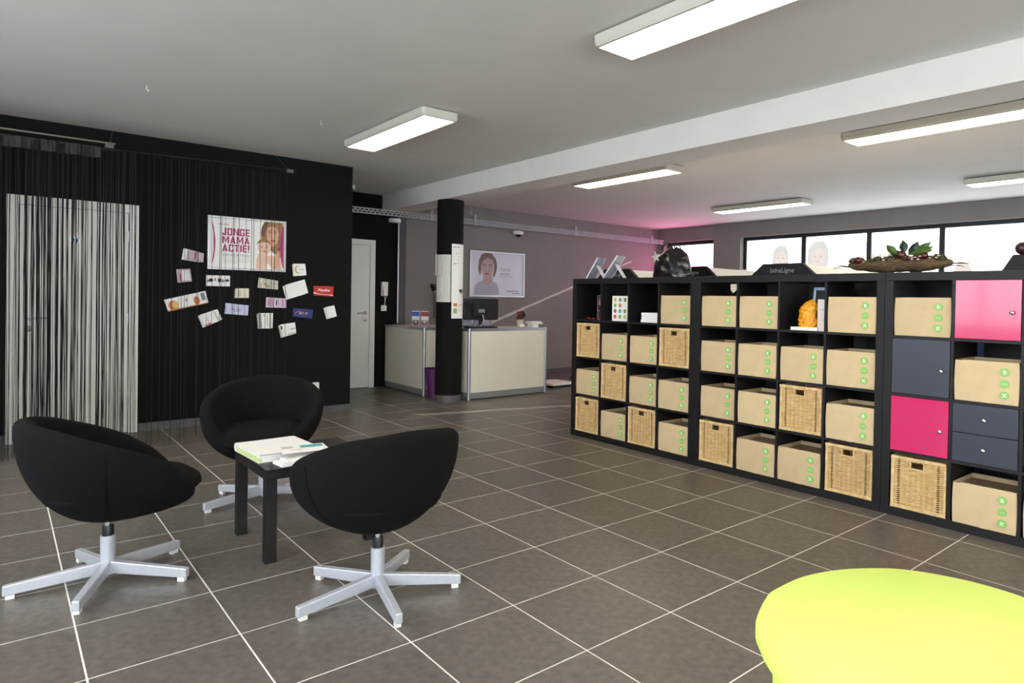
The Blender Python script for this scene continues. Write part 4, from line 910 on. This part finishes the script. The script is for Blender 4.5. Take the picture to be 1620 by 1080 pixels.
# amber fat model on its base
x, y, z = ipos(1, 2, 0)
t = thing('fat_model', 'lumpy amber yellow body fat model on a white base in the middle unit', 'model', (x+.02, y-.075, z+.001), SW)
part('base', MB().rbox(-.0, 0, 0, .20, .15, .022, .004), M_WHITEP, t)
am = MB()
def ap(u, v):
    a = 2*pi*(0 if u == 1 else u); zz = v
    w_ = interp([(0, .062), (.12, .068), (.5, .062), (.68, .066), (.8, .052), (.9, .036), (1, .006)], zz); cxm = .094+(.018*max(0, zz-.6)/.4*1.6)
    k = 1+.05*sin(5*a+9*zz)+.045*sin(9*a-17*zz)+.04*sin(13*zz*3+3*a)
    return (cxm+w_*k*cos(a), .07+w_*.62*k*sin(a), .022+zz*.192)
am.grid(ap, 40, 34); am.mats = [M_AMBER]
part('fat_lump', am, M_AMBER, t, smooth=True)
t = thing('silver_picture_frame', 'silver picture frame leaning behind the amber model', 'frame', (x+.22, y-.118, z+.004), SW+.05)
f = MB()
for a in ((0, 0, .2, .02), (0, .28, .2, .3), (0, .02, .018, .28), (.182, .02, .2, .28)): f.box(a[0], 0, a[1], a[2], .02, a[3], M=Matrix.Rotation(-.12, 4, 'X'))
part('frame', f, mat('pale_blue_metal', (150, 168, 190), .3, .6), t); part('picture', B(.018, .008, .02, .182, .012, .28, M=Matrix.Rotation(-.12, 4, 'X')), M_INK, t)
t = thing('menu_card', 'cream printed card standing at the right of the amber model cell', 'card', (x+.05, y-.262, z), SW)
mb = MB(); mb.m(mat('cream_card', (226, 214, 208), .7)); mb.box(0, 0, 0, .07, .004, .215); P = flat(1, 1, 0, .0006); text(mb, M_GINK, 'LOO', P, .02, .14, .018, 'LEFT'); text(mb, M_GINK, 'Vs', P, .03, .07, .018, 'LEFT')
part('card', mb, None, t)

# ------------------------------------------------------------------ on top of the shelves
ZT = UW
def easel(y, label, w, h, lean, pink=False):
    t = thing('acrylic_sign_holder', label, 'sign holder', (SX+.05, y, ZT), RD(-75))
    # panel leans in the local x direction
    A = Matrix.Rotation(0, 4, 'Z')
    pts = [(0, 0), (w, h)]; nx, nz = -h, w; L = math.hypot(nx, nz); nx, nz = nx/L*.012, nz/L*.012
    part('panel', MB().prism([(0, 0), (w, h), (w+nx, h+nz), (nx, nz)], 0, .15), M_ACRYL, t)
    e = MB()
    for yy in (0, .148): e.prism([(0, 0), (w, h), (w+nx, h+nz), (nx, nz)], yy, yy+.002)
    part('edge', e, M_EDGE, t); part('insert', MB().prism([(nx*.4, nz*.4), (w+nx*.4, h+nz*.4), (w+nx*.6, h+nz*.6), (nx*.6, nz*.6)], .01, .14), M_LILAC, t)
    part('prop', MB().prism([(w*.62, h*.62), (w*1.25, 0), (w*1.25+.008, 0), (w*.62+.008, h*.62+.004)], .05, .1), M_EDGE, t)
    return t
easel(4.66, 'tilted clear acrylic sign holder at the far left end of the shelf top', .125, .195, 0); easel(4.43, 'tilted clear acrylic sign holder, second from the left on the shelf top', .15, .205, 0)
t = thing('plastic_bag', 'shiny black gathered plastic bag with a silver star tag on the left unit', 'bag', (SX+.2, 3.73, ZT), RD(-90))
bm_ = MB(); rb = random.Random(11)
def bp_(u, v):
    a = 2*pi*(0 if u == 1 else u); w_ = interp([(0, .198), (.1, .200), (.45, .178), (.7, .155), (.84, .115), (.92, .05), (1, .035)], v)
    k = 1+(.02+.05*v)*sin(5*a+3*v)+.02*sin(11*a+7*v)+.012*sin(19*v+5*a)
    return (w_*k*cos(a), w_*.55*k*sin(a), .265*v+.02*v*sin(3*a))
bm_.grid(bp_, 56, 28); part('sack', bm_, mat('shiny_black_plastic', (12, 12, 13), .24, coat=.3, bump=.35, bscale=30), t, smooth=True)
part('handle', MB().tube([(-.09+.0*k, -.02, 0) if 0 else (-.04+.075*cos(pi*k/8), -.01, .245+.055*sin(pi*k/8)) for k in range(9)], .006, 6).tube([(.03+.06*cos(pi*k/8), 0, .235+.06*sin(pi*k/8)) for k in range(9)], .006, 6), M_BLACKG, t, smooth=True)
sp = []
for k in range(10): rr_ = .052 if k % 2 == 0 else .022; a = pi/2+k*pi/5+.2; sp.append((-.075+rr_*cos(a), .175+rr_*sin(a)))
part('star_tag', MB().prism(sp, -.13, -.126), mat('silver_card', (190, 190, 176), .5, .3), t)
# flower arrangement on driftwood
t = thing('christmas_arrangement', 'long driftwood bark with moss, dark red baubles and green leaves on the shelf top', 'flower arrangement', (SX+.2, 1.85, ZT), SW)
M_BARK = mat('bark', (120, 92, 58), .9, vscale=22, rgb2=(60, 50, 36), bump=.8, bscale=45, stretch=(1, 3, 6)); M_MOSS = mat('moss', (84, 84, 44), .95, vscale=60, rgb2=(54, 50, 30), bump=1, bscale=90)
bk = MB()
def bkp(u, v):
    a = 2*pi*(0 if v == 1 else v); x = -.31+u*.66; e = max(0, 1-abs(2*u-1)**2.6); w_ = .075*(e**.5)+.006; h_ = .044*(e**.5)+.004
    k = 1+.1*sin(17*u+3*a)+.07*sin(41*u+5*a)
    return (x, w_*k*cos(a), .052+h_*k*sin(a)*.9+.012*(2*u-1)**2)
bk.grid(bkp, 40, 18); part('bark', bk, M_BARK, t, smooth=True)
ms = MB(); rr = random.Random(2)
for k in range(46): u = rr.uniform(-.28, .31); ms.blob((u, rr.uniform(-.05, .04), .084+rr.uniform(0, .018)), rr.uniform(.014, .028), 8, 5, .3, 3, (1.3, 1, .7), k)
part('moss', ms, M_MOSS, t, smooth=True, kind='stuff')
M_BERRY = mat('dark_red_bauble', (72, 12, 22), .3, coat=.3)
for k, (u, w_, z, r) in enumerate([(-.215, -.04, .088, .030), (.06, -.03, .115, .034), (.195, -.02, .105, .028), (-.02, -.03, .082, .018), (.11, -.04, .09, .018), (.27, -.02, .085, .018), (.155, -.03, .092, .02)]): part('bauble', MB().blob((u, w_-.015, z+.004), r*.82, 16, 12), M_BERRY, t, smooth=True)
M_LEAF = mat('green_leaf', (72, 104, 40), .4, var=.3, vscale=30); M_LEAF2 = mat('dark_green_leaf', (34, 50, 38), .4)
for k, (u, z, a, L, mt) in enumerate([(.03, .12, 2.3, .09, M_LEAF), (.07, .13, 1.75, .085, M_LEAF2), (.11, .13, 1.3, .075, M_LEAF2), (.12, .125, .8, .10, M_LEAF), (.15, .12, .5, .085, M_LEAF), (.10, .12, .2, .11, M_LEAF), (.04, .12, 2.8, .07, M_LEAF2), (.08, .115, 1.1, .09, M_LEAF)]):
    L *= 1.25; z += .022; d = (cos(a), sin(a)); nrm = (-d[1], d[0]); lf_ = MB(); vs = []
    for i in range(7):
        s = i/6; w_ = .032*sin(pi*min(1, s*1.02))*(1-.2*s)
        for q in (-1, 0, 1): vs.append((u+d[0]*L*s+nrm[0]*w_*q, -.05+.02*(k % 4)+.01*abs(q)+.012*s*s, z-.02+d[1]*L*s*.8+nrm[1]*w_*q*.8))
    lf_.add(vs, [(i*3+j, i*3+j+1, i*3+4+j, i*3+3+j) for i in range(6) for j in range(2)])
    part('leaf', lf_, mt, t, smooth=True)
tw = MB()
for k in range(34):
    u = rr.uniform(-.30, .34); a = rr.uniform(-.6, 3.6); L = rr.uniform(.03, .07); tw.tube([(u, rr.uniform(-.05, .03), .06), (u+.5*L*cos(a), 0, .07+L*.4*abs(sin(a))), (u+L*cos(a), rr.uniform(-.05, .05), .07+L*.7*abs(sin(a)))], .0025, 4)
for s, e_ in (((-.28, 0, .055), (-.44, -.01, .062)), ((-.3, 0, .05), (-.43, .03, .045)), ((.3, 0, .05), (.44, -.02, .055)), ((.3, .02, .055), (.47, .02, .048)), ((.31, -.02, .04), (.42, -.03, .035))): tw.tube([s, ((s[0]+e_[0])/2, 0, s[2]+.008), e_], .004, 5, .5)
part('twigs', tw, mat('twig', (110, 78, 66), .9), t, kind='stuff')
wf = MB()
for k in range(26): wf.blob((rr.choice([-.24, -.2, -.03, .12, .16, .26])+rr.uniform(-.03, .03), -.06+rr.uniform(-.01, .02), .085+rr.uniform(-.01, .035)), .006, 6, 4, .3, 2, (1.5, 1, .6), k)
part('dried_petals', wf, mat('dried_petal', (214, 200, 190), .8), t, kind='stuff')
for k in (0, 1):
    c = thing('pillar_candle', ['white pillar candle on the left of the pair in the arrangement', 'white pillar candle on the right of the pair in the arrangement'][k], 'candle', (SX+.2, 1.85+.118-.068*k, ZT+.088), 0, 'candles in the arrangement')
    part('wax', MB().lathe([(.026, 0), (.028, .045), (.022, .043)], 20), mat('candle_wax', (240, 234, 220), .5), c, smooth=True); part('wick', MB().tube([(0, 0, .043), (.001, 0, .054)], .001, 5), M_INK, c)

# ------------------------------------------------------------------ treatment pods behind the shelves
def pod(yc, label, text_s, endmat=M_BLACKE, zt=1.62, x0=4.62, wtop=.175, zb_=0, L=2.1, hw=.462):
    t = thing('treatment_pod', label, 'treatment machine', (x0, yc, 0), SW)
    prof = [(-.47, .05), (-.47, .95), (-.45, 1.18), (-wtop-.135, zt-.115), (-wtop, zt), (wtop, zt), (wtop+.135, zt-.115), (.45, 1.18), (.47, .95), (.47, .05)]
    prof = [(-hw, .05), (-hw, zt-.24), (-wtop, zt), (wtop, zt), (hw, zt-.24), (hw, .05)]
    part('end_panel', MB().prism(prof, 0, .04), endmat, t, bevel=.004)
    pin = [(x_*.97, z_ if z_ < .1 else z_-.012) for x_, z_ in prof]
    part('hood', MB().prism(pin, .04, L), M_WHITEP, t)
    part('side_skirt', B(-hw-.004, .045, .08, -hw+.02, L-.02, 1.1).box(hw-.02, .045, .08, hw+.004, L-.02, 1.1), M_BLUE, t)
    part('plinth', B(-.38, .02, 0, .38, L-.05, .05), M_BLACKP, t)
    for k in (0, 1): part('seam_rib', MB().prism([(x_*.98, z_ if z_ < .1 else z_-.006) for x_, z_ in prof], .6+.7*k, .62+.7*k), M_EDGE, t)
    if text_s:
        mb = MB(); P = flat(1, 1, -.0006, .0005); text(mb, mat('badge_grey', (150, 150, 158), .4), text_s, P, 0, zt-.072, .052, 'CENTER', .0, 1, 1.05, .12); part('badge', mb, None, t)
    return t
pod(2.865, 'black ended treatment pod whose InfraLigne badge shows above the middle unit', 'InfraLigne', x0=4.62, zt=1.605)
pod(3.80, 'black ended treatment pod partly hidden by the plastic bag', 'InfraLigne', x0=4.62, zt=1.605)
pod(4.735, 'black ended treatment pod at the far left end behind the sign holders', 'InfraLigne', x0=4.62, zt=1.605)
pod(1.935, 'lower black ended pod behind the flower arrangement', None, M_BLACKE, 1.475, wtop=.33, hw=.43)
t3 = pod(1.02, 'black treatment pod at the right edge with a dark ball on top', 'InfraLigne', x0=4.62, zt=1.61, wtop=.255, hw=.40)
o = part('dark_ball', MB().blob((0, 0, .04), .04, 18, 12), mat('maroon_ball', (60, 26, 34), .3), None, smooth=True, loc=(4.66, 1.235, 1.61)); tag(o, 'dark maroon ball on the treatment pod at the right edge', 'ball')
for k, (x, y) in enumerate(((7.6, 2.4), (7.6, 5.0))):
    t = thing('storage_locker', ['pale blue low locker by the windows, nearer one', 'pale blue low locker by the windows, further one'][k], 'locker', (9.4, y, 0), SW)
    part('body', B(-1.1, 0, .06, 1.1, .5, .95), M_BLUE, t)
    for q in range(4): part('door', B(-1.09+q*.55, -.012, .08, -.56+q*.55, 0, .93), M_BLUE, t)
    part('plinth', B(-1.08, .02, 0, 1.08, .48, .06), M_BLACKP, t)

# ------------------------------------------------------------------ lime table in the foreground
t = thing('lime_table', 'glossy lime green rounded table at the lower right corner, nearest the camera', 'table', (0, 0, 0))
TZ = .72
OUT = [(.899, .505), (.921, .556), (.950, .600), (.981, .636), (1.024, .673), (1.119, .714), (1.177, .721), (1.265, .716), (1.353, .684), (1.426, .633), (1.469, .583), (1.498, .517), (1.512, .449), (1.508, .375), (1.48, .29), (1.42, .2), (1.33, .14), (1.22, .12), (1.10, .14), (1.0, .2), (.93, .29), (.893, .39), (.889, .45)]
def smooth_loop(p, n=4):
    o = []; N = len(p)
    for i in range(N):
        p0, p1, p2, p3 = p[i-1], p[i], p[(i+1) % N], p[(i+2) % N]
        for k in range(n):
            t_ = k/n; o.append(tuple(.5*(2*p1[a]+(p2[a]-p0[a])*t_+(2*p0[a]-5*p1[a]+4*p2[a]-p3[a])*t_**2+(3*p1[a]-p0[a]-3*p2[a]+p3[a])*t_**3) for a in (0, 1)))
    return o
LP = smooth_loop(OUT); cxm = sum(p[0] for p in LP)/len(LP); cym = sum(p[1] for p in LP)/len(LP)
def inset(d): 
    o = []
    for p in LP:
        v = Vector((p[0]-cxm, p[1]-cym)); v *= (v.length-d)/v.length; o.append((cxm+v.x, cym+v.y))
    return o
def slab(prof):
    vs = []; N = len(LP)
    for d, z in prof: vs += [(x_, y_, z) for x_, y_ in inset(d)]
    m = MB(); K = len(prof); m.add(vs, [(j*N+i, j*N+(i+1) % N, (j+1)*N+(i+1) % N, (j+1)*N+i) for j in range(K-1) for i in range(N)]+[tuple(range(N-1, -1, -1)), tuple((K-1)*N+i for i in range(N))]); return m
part('tabletop', slab([(.02, TZ-.045), (.004, TZ-.04), (0, TZ-.03), (0, TZ-.010), (.003, TZ-.004), (.010, TZ)]), M_LIME, t, smooth=True)
part('pedestal', slab([(.05, 0), (.045, .02), (.04, .3), (.03, TZ-.045)]), M_LIME, t, smooth=True)
